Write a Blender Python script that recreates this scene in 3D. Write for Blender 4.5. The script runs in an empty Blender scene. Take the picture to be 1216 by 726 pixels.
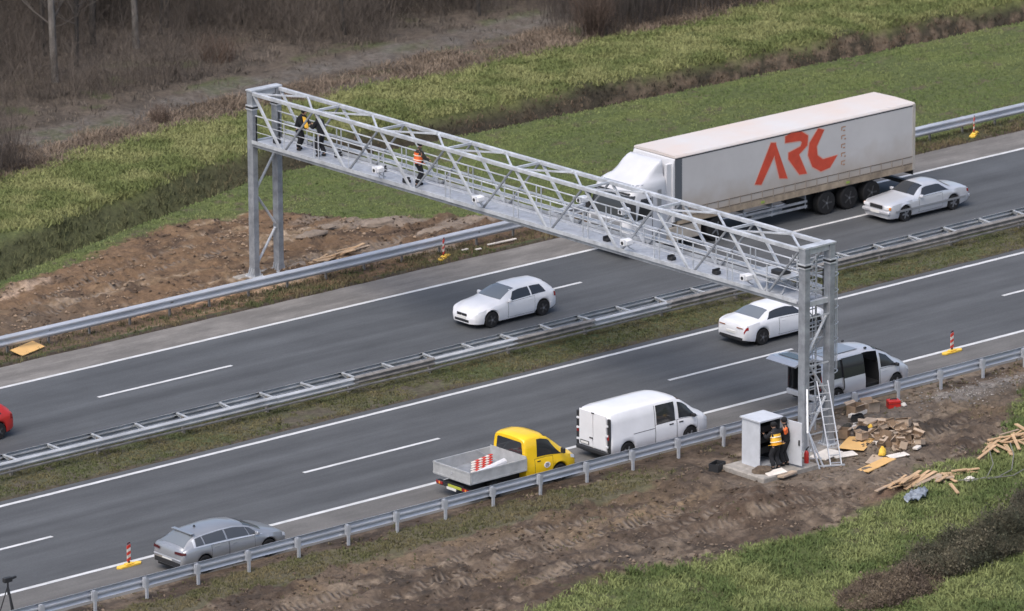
import bpy, math, random
import numpy as np
from mathutils import Vector, Matrix
R = math.radians
random.seed(7); rng = np.random.default_rng(11)
scene = bpy.context.scene
COL = scene.collection

# ---------------------------------------------------------------- camera, light, exposure
cam_d = bpy.data.cameras.new('camera'); cam = bpy.data.objects.new('camera', cam_d); COL.objects.link(cam)
_r = Vector((0.75696526, -0.65343282, -0.00539947)); _u = Vector((0.18088206, 0.20158734, 0.96262362)); _f = Vector((0.6279214, 0.7296493, -0.27078889))
cam.matrix_world = Matrix(((_r.x, _u.x, -_f.x, -161.3165), (_r.y, _u.y, -_f.y, -171.1698), (_r.z, _u.z, -_f.z, 71.7915), (0, 0, 0, 1)))
cam_d.sensor_width = 36; cam_d.lens = 233.85; cam_d.clip_start = 5; cam_d.clip_end = 5000
cam_d.dof.use_dof = True; cam_d.dof.focus_distance = 247; cam_d.dof.aperture_fstop = 1.0
scene.camera = cam
world = bpy.data.worlds.new('World'); scene.world = world; world.use_nodes = True
wn = world.node_tree.nodes; wl = world.node_tree.links
sky = wn.new('ShaderNodeTexSky'); sky.sky_type = 'NISHITA'; sky.sun_disc = False
SUN_EL, SUN_AZ = 58, 200          # degrees; azimuth of the sun seen from the scene, measured from +X towards +Y
sky.sun_elevation = R(SUN_EL); sky.sun_rotation = R(90 - SUN_AZ)
sky.air_density = 1.0; sky.dust_density = 5.0; sky.ozone_density = 1.6
wl.new(sky.outputs[0], wn['Background'].inputs[0]); wn['Background'].inputs[1].default_value = 0.14
sun_d = bpy.data.lights.new('sun', 'SUN'); sun = bpy.data.objects.new('sun', sun_d); COL.objects.link(sun)
sun_d.energy = 0.95; sun_d.angle = R(45); sun_d.color = (1.0, 0.975, 0.93)
sd = Vector((math.cos(R(SUN_EL)) * math.cos(R(SUN_AZ)), math.cos(R(SUN_EL)) * math.sin(R(SUN_AZ)), math.sin(R(SUN_EL))))
sun.rotation_euler = (-sd).to_track_quat('-Z', 'Y').to_euler()
vs = scene.view_settings; vs.view_transform = 'Standard'; vs.look = 'None'; vs.exposure = 0.55; vs.gamma = 1; vs.use_curve_mapping = False

# ---------------------------------------------------------------- materials
def mat(name, col, rough=0.6, metal=0.0, var=0.0, scale=3.0, bump=0.0, col2=None, coat=0.0, spec=0.5, stretch=(1, 1, 1), bscale=None, alpha=1.0, detail=5):
    m = bpy.data.materials.new(name); m.use_nodes = True
    nt = m.node_tree; n = nt.nodes; l = nt.links; b = n['Principled BSDF']
    b.inputs['Roughness'].default_value = rough; b.inputs['Metallic'].default_value = metal
    b.inputs['Coat Weight'].default_value = coat; b.inputs['Specular IOR Level'].default_value = spec
    b.inputs['Alpha'].default_value = alpha
    c = tuple(col) + (1,)
    b.inputs['Base Color'].default_value = c
    if var or col2 or bump:
        tc = n.new('ShaderNodeTexCoord'); mp = n.new('ShaderNodeMapping'); mp.inputs['Scale'].default_value = stretch
        l.new(tc.outputs['Object'], mp.inputs['Vector'])
        nz = n.new('ShaderNodeTexNoise'); nz.inputs['Scale'].default_value = scale; nz.inputs['Detail'].default_value = detail; nz.inputs['Roughness'].default_value = .62
        l.new(mp.outputs[0], nz.inputs['Vector'])
        if var or col2:
            rp = n.new('ShaderNodeValToRGB'); rp.color_ramp.elements[0].position = .34; rp.color_ramp.elements[1].position = .68
            c2 = tuple(col2) + (1,) if col2 else tuple(min(1, v * (1 + var)) for v in col) + (1,)
            c1 = c if col2 else tuple(v * (1 - var) for v in col) + (1,)
            rp.color_ramp.elements[0].color = c1; rp.color_ramp.elements[1].color = c2
            l.new(nz.outputs['Fac'], rp.inputs[0]); l.new(rp.outputs[0], b.inputs['Base Color'])
        if bump:
            n2 = n.new('ShaderNodeTexNoise'); n2.inputs['Scale'].default_value = bscale or scale * 3; n2.inputs['Detail'].default_value = 6
            l.new(mp.outputs[0], n2.inputs['Vector'])
            bp = n.new('ShaderNodeBump'); bp.inputs['Strength'].default_value = bump; bp.inputs['Distance'].default_value = .05
            l.new(n2.outputs['Fac'], bp.inputs['Height']); l.new(bp.outputs[0], b.inputs['Normal'])
    return m

M = dict(
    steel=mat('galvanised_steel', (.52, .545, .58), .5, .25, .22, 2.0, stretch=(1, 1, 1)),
    steel_d=mat('darker_galvanised_steel', (.29, .31, .34), .55, .3, .25, 2.5),  # darker copy; columns, bottom chords and one diagonal set get painted shade from it
    rail=mat('rail_zinc', (.52, .55, .60), .42, .35, .14, 1.2, stretch=(.4, 2, 2)),
    rail_old=mat('dirty_rail_zinc', (.46, .48, .50), .5, .25, .25, 1.5, stretch=(.5, 2, 2)),
    rail_brown=mat('muddy_rail_zinc', (.22, .21, .20), .7, .1, .3, 2.5),
    grating=mat('walkway_plate', (.44, .465, .51), .5, .15, .15, 4),
    black=mat('black_rubber', (.012, .012, .013), .8, 0, .3, 6),
    dark=mat('dark_plastic', (.022, .023, .026), .6),
    white=mat('white_paint', (.74, .75, .78), .32, 0, .05, 1.2, coat=.4),
    silver=mat('silver_paint', (.58, .60, .64), .3, .35, .05, 1.2, coat=.5),
    greycar=mat('grey_metallic_paint', (.36, .375, .40), .3, .5, .05, 1.2, coat=.5),
    yellow=mat('yellow_paint', (.87, .56, .012), .35, 0, .05, 1.5, coat=.4),
    red=mat('red_paint', (.50, .025, .02), .35, 0, .1, 2, coat=.3),
    glass=mat('dark_window_glass', (.028, .031, .036), .05, 0, spec=.8),
    glass_l=mat('reflection_grey_glass', (.16, .18, .20), .12, 0, spec=.9),  # sky reflection put into the glass as a lighter grey
    glass_m=mat('smoked_side_glass', (.055, .060, .067), .08, 0, spec=.9), tail=mat('tail_lamp_plastic', (.28, .02, .02), .25),
    head=mat('headlamp_lens', (.75, .77, .8), .15),
    amber=mat('amber_lamp', (.75, .25, .03), .3),
    plate=mat('number_plate', (.7, .7, .68), .5),
    rim=mat('alloy_rim', (.22, .23, .25), .4, .5), rim_d=mat('dark_rim', (.06, .06, .063), .6, .2), tail_d=mat('smoked_tail_lamp', (.07, .012, .014), .25),  # rim_d is a plain darker rim tone
    alu=mat('brushed_aluminium', (.55, .57, .60), .45, .4, .1, 4),
    line=mat('road_marking_paint', (.66, .67, .68), .7, 0, 0, 2.0, col2=(.44, .45, .45), stretch=(.8, 3, 1)),
    wood=mat('raw_timber', (.50, .34, .20), .8, 0, .22, 2.0, stretch=(1, 4, 4)),
    wood2=mat('weathered_timber', (.38, .29, .21), .85, 0, .25, 2.0),
    ply=mat('plywood', (.66, .41, .16), .7, 0, .08, 1.5),
    card=mat('cardboard', (.25, .175, .115), .85, 0, .2, 3),
    card2=mat('pale_cardboard', (.42, .33, .25), .85, 0, .15, 3),
    foam=mat('white_foam', (.66, .62, .57), .8, 0, .12, 3),
    concrete=mat('concrete', (.29, .27, .245), .9, 0, .25, 3.5, bump=.4),
    cabinet=mat('cabinet_paint', (.56, .59, .64), .5, .1, .08, 2),
    cabin=mat('cabinet_inside', (.05, .055, .065), .7, 0, .2, 4),
    skin=mat('skin', (.45, .27, .19), .6),
    cloth_b=mat('black_workwear', (.014, .015, .019), .9, 0, .35, 8),
    cloth_o=mat('olive_jacket', (.045, .042, .035), .9, 0, .3, 8),
    vest_o=mat('orange_hi_vis', (.85, .16, .035), .7, 0, .1, 6),
    vest_y=mat('yellow_hi_vis', (.85, .48, .05), .7, 0, .08, 6),
    reflect=mat('reflective_tape', (.75, .68, .55), .4),
    hair=mat('black_knit', (.010, .010, .012), .9),
    bark=mat('grey_brown_bark', (.050, .045, .041), .95, 0, .3, 1.2, stretch=(3, 3, .5)),
    bark_l=mat('pale_birch_bark', (.155, .142, .13), .9, 0, .45, 1.5, stretch=(2, 2, .8)),
    twig=mat('bare_twigs', (.10, .087, .078), .95, 0, .25, .6),  # lightened; haze of the wood is put into the twig colour
    twig_r=mat('reddish_twigs', (.115, .078, .060), .95, 0, .3, .8),
    delyel=mat('yellow_rubber_base', (.80, .52, .07), .6, 0, .08, 4),
    delred=mat('red_reflective', (.60, .05, .03), .5),
    bluesheet=mat('grey_blue_plastic_sheet', (.22, .25, .29), .3, 0, .4, 5),
    gravel=mat('grey_gravel', (.22, .20, .185), .95, 0, .35, 8, bump=.6),
    water=mat('ditch_mud', (.05, .045, .035), .35, 0, .3, 2),
)

# ---------------------------------------------------------------- mesh helpers
class MB:
    def __init__(s): s.v = []; s.f = []; s.mi = []; s.ms = []
    def mi_of(s, m):
        if m is None: return 0
        if m not in s.ms: s.ms.append(m)
        return s.ms.index(m)
    def add(s, vs_, fs, m=None):
        k = len(s.v); s.v += [tuple(v) for v in vs_]; i = s.mi_of(m)
        for f in fs: s.f.append([a + k for a in f]); s.mi.append(i)
        return s
    def box(s, x0, x1, y0, y1, z0, z1, m=None, ch=0.0):
        if ch <= 0:
            v = [(x, y, z) for z in (z0, z1) for x, y in ((x0, y0), (x1, y0), (x1, y1), (x0, y1))]
            return s.add(v, [(3, 2, 1, 0), (4, 5, 6, 7), (0, 1, 5, 4), (1, 2, 6, 5), (2, 3, 7, 6), (3, 0, 4, 7)], m)
        c = ch; lv = []
        for z, i in ((z0, c), (z0 + c, 0), (z1 - c, 0), (z1, c)):
            a, b, d, e = x0 + i, x1 - i, y0 + i, y1 - i
            k = c if i == 0 else c * .5
            lv.append([(a + k, d, z), (b - k, d, z), (b, d + k, z), (b, e - k, z), (b - k, e, z), (a + k, e, z), (a, e - k, z), (a, d + k, z)])
        v = sum(lv, []); f = [tuple(range(7, -1, -1)), tuple(range(24, 32))]
        for q in range(3):
            for j in range(8): f.append((q * 8 + j, q * 8 + (j + 1) % 8, q * 8 + 8 + (j + 1) % 8, q * 8 + 8 + j))
        return s.add(v, f, m)
    def bar(s, p, q, w, h=None, m=None, up=(0, 0, 1)):
        p = Vector(p); q = Vector(q); h = h or w; d = (q - p).normalized(); u = Vector(up)
        if abs(d.dot(u)) > .98: u = Vector((0, 1, 0))
        a = d.cross(u).normalized(); b = a.cross(d).normalized()
        v = [P + a * (i * w / 2) + b * (j * h / 2) for P in (p, q) for i, j in ((-1, -1), (1, -1), (1, 1), (-1, 1))]
        return s.add(v, [(3, 2, 1, 0), (4, 5, 6, 7), (0, 1, 5, 4), (1, 2, 6, 5), (2, 3, 7, 6), (3, 0, 4, 7)], m)
    def tube(s, pts, r, n=8, m=None, caps=True):
        pts = [Vector(p) for p in pts]; rs = r if isinstance(r, (list, tuple)) else [r] * len(pts)
        v = []; prev = None
        for i, p in enumerate(pts):
            d = (pts[min(i + 1, len(pts) - 1)] - pts[max(i - 1, 0)]).normalized()
            if prev is None:
                prev = d.orthogonal().normalized()
            a = (prev - d * prev.dot(d))
            a = a.normalized() if a.length > 1e-6 else d.orthogonal().normalized()
            prev = a; b = d.cross(a)
            for k in range(n):
                t = 2 * math.pi * k / n; v.append(p + (a * math.cos(t) + b * math.sin(t)) * rs[i])
        f = []
        for i in range(len(pts) - 1):
            for k in range(n): f.append((i * n + k, i * n + (k + 1) % n, (i + 1) * n + (k + 1) % n, (i + 1) * n + k))
        if caps: f.append(tuple(range(n - 1, -1, -1))); f.append(tuple(range((len(pts) - 1) * n, len(pts) * n)))
        return s.add(v, f, m)
    def prism(s, poly, axis, a0, a1, m=None):
        # poly: 2D outline; axis: 'x','y','z' = extrusion axis from a0 to a1
        def P(q, a):
            return {'x': (a, q[0], q[1]), 'y': (q[0], a, q[1]), 'z': (q[0], q[1], a)}[axis]
        n = len(poly); v = [P(q, a0) for q in poly] + [P(q, a1) for q in poly]
        f = [tuple(range(n - 1, -1, -1)), tuple(range(n, 2 * n))] + [(i, (i + 1) % n, (i + 1) % n + n, i + n) for i in range(n)]
        return s.add(v, f, m)
    def lathe(s, prof, cx, cy, cz, axis='y', n=20, m=None):
        v = []; k = len(prof)
        for i in range(n):
            t = 2 * math.pi * i / n
            for r, h in prof:
                a, b = r * math.cos(t), r * math.sin(t)
                v.append({'y': (cx + a, cy + h, cz + b), 'z': (cx + a, cy + b, cz + h), 'x': (cx + h, cy + a, cz + b)}[axis])
        f = [(i * k + j, ((i + 1) % n) * k + j, ((i + 1) % n) * k + j + 1, i * k + j + 1) for i in range(n) for j in range(k - 1)]
        f.append(tuple(i * k for i in range(n))); f.append(tuple(i * k + k - 1 for i in range(n)))
        return s.add(v, f, m)
    def build(s, name, m=None, parent=None, smooth=False, loc=None, fixn=True, bevel=0, angle=35):
        me = bpy.data.meshes.new(name); me.from_pydata(s.v, [], s.f)
        mats = s.ms if s.ms else [m]
        for q in mats: me.materials.append(q if not isinstance(q, str) else M[q])
        me.polygons.foreach_set('material_index', s.mi if s.ms else [0] * len(s.f))
        if fixn:
            import bmesh
            bm = bmesh.new(); bm.from_mesh(me); bmesh.ops.recalc_face_normals(bm, faces=bm.faces); bm.to_mesh(me); bm.free()
        if smooth:
            me.polygons.foreach_set('use_smooth', [True] * len(me.polygons))
            try: me.set_sharp_from_angle(angle=R(angle))
            except Exception: pass
        o = bpy.data.objects.new(name, me); COL.objects.link(o)
        if parent: o.parent = parent
        if loc: o.location = loc
        if bevel:
            bv = o.modifiers.new('bevel', 'BEVEL'); bv.width = bevel; bv.segments = 2; bv.limit_method = 'ANGLE'
        return o

def tag(o, label=None, cat=None, group=None, kind=None):
    if label: o['label'] = label
    if cat: o['category'] = cat
    if group: o['group'] = group
    if kind: o['kind'] = kind
    return o
def empty(name, loc=(0, 0, 0), rz=0, **k):
    o = bpy.data.objects.new(name, None); COL.objects.link(o); o.location = loc; o.rotation_euler = (0, 0, rz); o.empty_display_size = .2
    return tag(o, **k)
def copy_tree(o, parent=None, first=True):
    c = o.copy(); COL.objects.link(c)
    if parent: c.parent = parent
    for ch in list(o.children): copy_tree(ch, c, False)
    return c

# ---------------------------------------------------------------- numpy noise
_perm = rng.random((64, 512))
def vnoise(x, y, seed=0):
    x = np.asarray(x, float); y = np.asarray(y, float)
    xi = np.floor(x).astype(int); yi = np.floor(y).astype(int); fx = x - xi; fy = y - yi
    fx = fx * fx * (3 - 2 * fx); fy = fy * fy * (3 - 2 * fy)
    def h(a, b): 
        k = (a * 374761393 + b * 668265263 + seed * 69069) & 0x7fffffff
        k = (k ^ (k >> 13)) * 1274126177 & 0x7fffffff
        return ((k ^ (k >> 16)) & 0xffff) / 65535.
    return (h(xi, yi) * (1 - fx) + h(xi + 1, yi) * fx) * (1 - fy) + (h(xi, yi + 1) * (1 - fx) + h(xi + 1, yi + 1) * fx) * fy
def fbm(x, y, sc=1., oct=4, seed=0):
    t = 0; a = .5; s = 0
    for i in range(oct):
        t = t + a * vnoise(np.asarray(x) * sc * 2 ** i, np.asarray(y) * sc * 2 ** i, seed + i); s += a; a *= .5
    return t / s
def sstep(a, b, x): 
    t = np.clip((x - a) / (b - a), 0, 1); return t * t * (3 - 2 * t)
def pl(x, pts): return np.interp(x, [p[0] for p in pts], [p[1] for p in pts])

# ---------------------------------------------------------------- terrain model
LIP = [(-60, 26), (-20, 33.5), (-7.9, 38.9), (-4.5, 40), (-.3, 41.5), (3.6, 42.6), (9.5, 44.6), (12.2, 45), (22, 44.6), (29, 44.4), (34, 44.2), (44, 43.8), (55, 43.5), (120, 43)]
MUDTOP = [(-40, 24), (-14, 34.5), (-8.7, 37.6), (-5.6, 38.5), (0, 40.3), (4.1, 40.8), (7.2, 39.6), (8.6, 37), (12.3, 34.0), (16, 31), (20, 29)]
NEARG = [(-60, -9), (-28, -8.6), (-22, -8.4), (-19.5, -7.5), (-16, -6.9), (-11, -7.0), (-8.3, -7.2), (-4.7, -7.6), (-2.2, -7.1), (-1, -6.8), (1.6, -5.0), (4, -5.0), (7, -3.8), (9, -2.2), (11, -.6), (14, 1.2), (18, 2.2), (60, 2.5)]
FIELDEND = [(-30, 44), (0, 50.6), (5, 52), (12, 53.2), (30, 53), (45, 53), (60, 53.2), (120, 53)]
PATHMID = [(-30, 48), (3, 55.0), (10, 56.2), (17, 56.9), (25, 57.5), (33, 58), (42, 58.3), (60, 58.5), (120, 58.5)]
def masks(x, y):
    x = np.asarray(x, float); y = np.asarray(y, float)
    n1 = fbm(x, y, .45, 4, 3) - .5; n2 = fbm(x, y, 1.6, 3, 9) - .5
    lip = pl(x, LIP); d = y - lip
    mudfar = sstep(.5, -.3, y + 1.6 * n1 + 1.0 * n2 - pl(x, MUDTOP)) * (y > 29.2)
    mudnear = sstep(-.5, .4, y + 2.2 * n1 + 1.4 * n2 - pl(x, NEARG)) * (y < 3.3)
    # thin weedy verge along the near rail on the left and right
    verge = sstep(.25, -.2, np.abs(y - (1.55 - .35 * sstep(-22, -30, x))) - .75 + 1.4 * n1 + .9 * n2) * sstep(-4.5, -9, x)
    mudnear = mudnear * (1 - .85 * verge)
    ditch = sstep(-.1, .5, d + .5 * n2) * sstep(3.3, 2.5, d + .8 * n1)
    wood = sstep(-.6, .8, y - pl(x, FIELDEND) + 1.5 * n1)
    path = .8 * sstep(1.5, .7, np.abs(y - pl(x, PATHMID)) + 1.3 * n1) 
    return dict(mudfar=mudfar, mudnear=mudnear, ditch=ditch, wood=wood, path=path, n1=n1, n2=n2, d=d, verge=verge)
TRACKS = [((-28, -1.6), (-6, -1.2)), ((-27, -3.2), (-5, -2.6)), ((-18, -4.9), (-4, -4.0)), ((-22, -4.4), (-8, -2.0)), ((-12, -5.6), (2, -4.2)), ((-3, -3.6), (8, -.8)), ((-1, -5.0), (9, -2.4)),
          ((-12, 33.5), (3, 36.5)), ((-10, 35.3), (4, 38.2)), ((-6, 32), (10, 33.6))]
def track_at(x, y):
    t = np.zeros_like(x)
    for i, ((xa, ya), (xb, yb)) in enumerate(TRACKS):
        L = math.hypot(xb - xa, yb - ya); ux, uy = (xb - xa) / L, (yb - ya) / L
        s = (x - xa) * ux + (y - ya) * uy; c = -(x - xa) * uy + (y - ya) * ux + .35 * np.sin(s * .35 + i)
        t = np.maximum(t, sstep(.27, .19, np.abs(c)) * sstep(0, 1.5, s) * sstep(L, L - 1.5, s))
    return t
def gh(x, y, m=None):
    x = np.asarray(x, float); y = np.asarray(y, float)
    if m is None: m = masks(x, y)
    z = .03 + .05 * (fbm(x, y, .8, 3, 21) - .4)
    z = z + m['mudnear'] * (.22 * (fbm(x, y, .5, 4, 31) - .5) + .55 * (np.abs(fbm(x * .8, y, 1.2, 4, 33) - .5)) + .22 * (fbm(x, y, 5., 2, 35) - .5)) * sstep(2.4, .8, y)
    z = z + m['mudfar'] * (.30 * (fbm(x, y, .5, 4, 41) - .5) + .60 * (np.abs(fbm(x * .8, y, 1.2, 4, 43) - .5)) + .20 * (fbm(x, y, 5., 2, 45) - .5)) * sstep(29.8, 31, y)
    z = z - .07 * track_at(x, y) + .45 * np.exp(-(((x + 6.2) / 2.6) ** 2 + ((y + 4.0) / 1.1) ** 2)) * (.6 + fbm(x, y, 1.2, 3, 37))
    d = m['d']
    z = z - 1.05 * sstep(-.25, 1.0, d) * (1 - sstep(1.6, 3.4, d)) + .25 * sstep(1.5, 4, d)
    z = z + .14 * (fbm(x, y, .9, 3, 51) - .5) * sstep(2, 4, d)
    z = z - .25 * sstep(-8, -12, y) * sstep(-25, -10, x)
    # pit beside the rail and the two soil humps
    z = z - .35 * np.exp(-((x + 9.9) ** 2 / 1.0 + (y - .15) ** 2 / .12)) + .25 * np.exp(-((x - 5.1) ** 2 / 1.2 + (y + 1.2) ** 2 / .25))
    z = z + .3 * np.exp(-((x + 5.2) ** 2 / 1.6 + (y + .3) ** 2 / .5))
    flat = sstep(2.2, .9, np.maximum(np.abs(x + 1.5) - 1.6, np.abs(y + .6) - 1.0)); z = z * (1 - flat) + .02 * flat
    road = ((y > 3.2) & (y < 14.85)) | ((y > 18.5) & (y < 28.85))
    z = np.where(road, -.08, z)
    return z
def H(x, y): return float(gh(np.array([x]), np.array([y]))[0])

def axis(segs):
    out = [segs[0][0]]
    for a, b, st in segs:
        n = max(1, int(round((b - a) / st))); out += list(np.linspace(a, b, n + 1)[1:])
    return np.array(out)
def make_ground():
    xs = axis([(-3000, -400, 260), (-400, -80, 40), (-80, -42, 3), (-42, 20, .14), (20, 62, .3), (62, 130, 4), (130, 400, 45), (400, 3000, 260)])
    ys = axis([(-3000, -400, 260), (-400, -60, 40), (-60, -20, 2), (-20, -8, .22), (-8, 3.2, .115), (3.2, 3.3, .05), (3.3, 14.7, 3.8), (14.7, 14.9, .1), (14.9, 18.4, .16), (18.4, 18.6, .1), (18.6, 28.7, 3.3), (28.7, 31, .12), (31, 41.5, .17), (41.5, 56, .22), (56, 90, .45), (90, 400, 30), (400, 3000, 260)])
    X, Y = np.meshgrid(xs, ys, indexing='xy'); x = X.ravel(); y = Y.ravel(); m = masks(x, y)
    z = gh(x, y, m)
    far = (np.abs(x) > 130) | (y > 90) | (y < -60); z = np.where(far, 0, z)
    nx, ny = len(xs), len(ys)
    n1, n2 = m['n1'], m['n2']; n3 = fbm(x, y, 5., 2, 71) - .5; n4 = fbm(x * .35, y * 2.0, .7, 4, 77) - .5
    def mix(a, b, t): return a + (np.asarray(b) - a) * np.clip(t, 0, 1)[:, None]
    c = np.tile(np.array([.082, .102, .036]), (len(x), 1))                                # grass soil
    c = mix(c, (.105, .125, .040), sstep(-.1, .3, n1 + n4))
    c = mix(c, (.095, .085, .050), sstep(.08, .3, n2))
    med = (y > 14) & (y < 19)
    c = mix(c, (.088, .084, .055), med * .85); c = mix(c, (.092, .080, .062), med * sstep(.02, .3, n2 + n1)); c = mix(c, (.07, .088, .038), med * sstep(.05, .25, -n1 + n3 * .4) * .9)
    c = mix(c, (.075, .06, .048), med * sstep(15.25, 14.8, y + n2) * .8)
    vg = (y > 28.6) & (y < 30.4)
    c = mix(c, (.082, .075, .050), vg * .75); c = mix(c, (.085, .062, .046), vg * sstep(.0, .2, n2 + n1)); c = mix(c, (.06, .08, .035), vg * sstep(.06, .2, -n1 + n3 * .4)); c = mix(c, (.06, .048, .038), vg * sstep(29.25, 28.9, y + .6 * n2))
    # near mud
    mn = m['mudnear']
    soil = np.tile(np.array([.126, .096, .072]), (len(x), 1)); soil = mix(soil, (.066, .048, .036), sstep(.02, .12, fbm(x * .5, y * 1.3, .55, 4, 101) - .5))
    soil = mix(soil, (.078, .058, .043), sstep(-.04, .16, n1 + .6 * n2 + .3 * n3)); soil = mix(soil, (.19, .150, .112), sstep(.07, .28, n4 + .4 * n3))
    soil = mix(soil, (.16, .115, .072), sstep(.1, .3, -n1 + .3 * n2) * .6)
    soil = mix(soil, (.055, .043, .034), sstep(.22, .36, n1 + n2))
    e = np.exp(-(((x + 9.0) / 4.2) ** 2 + ((y + 2.0 - .12 * (x + 9)) / .55) ** 2)); soil = mix(soil, (.235, .17, .105), e * sstep(-.1, .15, n2 + n3))
    e = np.exp(-(((x + 14.5) / 3.6) ** 2 + ((y + 5.0) / 1.0) ** 2)); soil = mix(soil, (.06, .048, .040), e * 1.3 * sstep(-.15, .1, n2))
    e = np.exp(-(((x - 5.3) / 1.4) ** 2 + ((y + 1.6) / .5) ** 2)); soil = mix(soil, (.05, .040, .032), e * sstep(-.1, .1, n2))
    e = sstep(1.3, .6, np.maximum(np.abs(x + 1.0) / 4.5, np.abs(y + 2.6) / 1.6) + .5 * n1); soil = mix(soil, (.165, .135, .108), e * .7)
    gr = sstep(1.25, .75, np.sqrt(((x - 10.6) / 2.6) ** 2 + ((y - 1.3) / .8) ** 2) + 1.2 * n1 + .8 * n2)
    soil = mix(soil, (.205, .190, .178), gr * (.6 + 1.2 * (n3 + .2)))
    e = sstep(1.2, .5, np.sqrt(((x - 3.5) / 4) ** 2 + ((y - 1.2) / 1.8) ** 2)); soil = mix(soil, (.17, .150, .130), e * .6)
    e = np.exp(-(((x + 6.2) / 3.6) ** 2 + ((y + 4.0) / 1.6) ** 2)); soil = mix(soil, (.082, .058, .042), e * 1.5 * sstep(-.25, .1, n2)); e = np.exp(-(((x + 5.3) / 2.2) ** 2 + ((y + .5) / .8) ** 2)); soil = mix(soil, (.075, .057, .044), e * 1.3 * sstep(-.2, .1, n2)); e = np.exp(-(((x + 1.0) / 1.3) ** 2 + ((y + 6.0) / .5) ** 2)); soil = mix(soil, (.13, .085, .06), e)
    e = np.exp(-(((x - 12) / 4) ** 2 + ((y + .2) / 1.6) ** 2)); soil = mix(soil, (.085, .068, .052), e * sstep(-.2, .1, n4))
    c = mix(c, soil, mn)
    c = mix(c, (.104, .093, .062), m['verge'] * .95)
    # far mud
    s2 = np.tile(np.array([.155, .100, .060]), (len(x), 1))
    s2 = mix(s2, (.085, .058, .040), sstep(.0, .22, n2 + .5 * n4)); s2 = mix(s2, (.205, .145, .09), sstep(.06, .28, n4 - n2 * .3))
    s2 = mix(s2, (.30, .235, .175), sstep(.24, .36, n4 + n3 * .5) * .8)
    s2 = mix(s2, (.07, .052, .04), sstep(5, 12, x) * .45); s2 = mix(s2, (.22, .18, .145), sstep(4, 9, x) * sstep(.08, .2, n1 + n4) * .9)
    s2 = mix(s2, (.11, .083, .06), sstep(-4, -11, x) * sstep(36, 33.5, y) * .8)
    e = np.exp(-((y - 31.0 - .1 * (x + 5) * 0 - 1.0 * sstep(-14, -2, x) * 0) / .35) ** 2) * sstep(-11, -8, x) * sstep(2, -1, x); s2 = mix(s2, (.42, .26, .15), e * sstep(-.1, .12, n2 + n3) * .8)
    e = np.exp(-(((x + 8) / 2.2) ** 2 + ((y - 37.0 - .25 * (x + 8)) / .35) ** 2)); s2 = mix(s2, (.36, .27, .2), e * sstep(-.1, .1, n2 + n3))
    c = mix(c, s2, m['mudfar'])
    # ditch, rough field, wood floor, track
    d = m['d']
    fld = sstep(2.2, 3.4, d); c = mix(c, (.135, .150, .055), fld * .8); c = mix(c, (.17, .175, .07), fld * sstep(0, .25, n1 + n4) * .7); c = mix(c, (.06, .075, .03), fld * sstep(.03, .25, -n1 + .5 * n2) * .7)
    dt = m['ditch']; c = mix(c, (.042, .036, .026), dt); c = mix(c, (.125, .095, .068), dt * sstep(22, 42, x) * sstep(.0, .15, n2 + n3)); c = mix(c, (.085, .092, .042), dt * sstep(18, 4, x) * .85)
    w = m['wood']; c = mix(c, (.098, .080, .064), w); c = mix(c, (.074, .062, .051), w * sstep(0, .2, n2 + n1)); c = mix(c, (.075, .085, .04), w * sstep(.1, .24, -n1 + n4 * .6) * sstep(66, 61, y) * .9)
    c = mix(c, (.125, .090, .068), w * sstep(56.5, 54, y) * sstep(-.1, .15, n2 + n3 * .5) * .7)
    c = mix(c, (.135, .124, .112), w * m['path'] * (.55 + n3 + n2)); 
    c = c * (1 + .35 * n3)[:, None]
    trk = track_at(x, y) * np.maximum(mn, m['mudfar'])
    me = bpy.data.meshes.new('ground'); nv = len(x)
    me.vertices.add(nv); me.vertices.foreach_set('co', np.stack([x, y, z], 1).ravel())
    i = (np.arange(ny - 1)[:, None] * nx + np.arange(nx - 1)[None, :]).ravel()
    q = np.stack([i, i + 1, i + 1 + nx, i + nx], 1)
    me.loops.add(q.size); me.loops.foreach_set('vertex_index', q.ravel())
    me.polygons.add(len(q)); me.polygons.foreach_set('loop_start', np.arange(len(q)) * 4); me.polygons.foreach_set('loop_total', np.full(len(q), 4))
    me.update(calc_edges=True); me.polygons.foreach_set('use_smooth', np.ones(len(q), bool))
    ca = me.attributes.new('soil', 'FLOAT_COLOR', 'POINT'); ca.data.foreach_set('color', np.concatenate([np.clip(c, .01, 1), trk[:, None]], 1).ravel())
    m_ = bpy.data.materials.new('ground_soil'); m_.use_nodes = True; n = m_.node_tree.nodes; l = m_.node_tree.links; b = n['Principled BSDF']
    b.inputs['Roughness'].default_value = .92; b.inputs['Specular IOR Level'].default_value = .25
    at = n.new('ShaderNodeAttribute'); at.attribute_name = 'soil'; tc = n.new('ShaderNodeTexCoord')
    nz = n.new('ShaderNodeTexNoise'); nz.inputs['Scale'].default_value = 4.5; nz.inputs['Detail'].default_value = 8; nz.inputs['Roughness'].default_value = .7
    l.new(tc.outputs['Object'], nz.inputs['Vector'])
    mr = n.new('ShaderNodeMapRange'); mr.inputs[1].default_value = .3; mr.inputs[2].default_value = .7; mr.inputs[3].default_value = .62; mr.inputs[4].default_value = 1.38
    l.new(nz.outputs['Fac'], mr.inputs[0])
    vm = n.new('ShaderNodeVectorMath'); vm.operation = 'SCALE'; l.new(at.outputs['Color'], vm.inputs[0]); l.new(mr.outputs[0], vm.inputs['Scale'])
    # cleat pattern of crawler tracks, only inside the ruts
    wv = n.new('ShaderNodeTexWave'); wv.wave_type = 'BANDS'; wv.bands_direction = 'X'; wv.inputs['Scale'].default_value = 1.1; wv.inputs['Distortion'].default_value = 1.8; wv.inputs['Detail'].default_value = 2
    l.new(tc.outputs['Object'], wv.inputs['Vector'])
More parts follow.
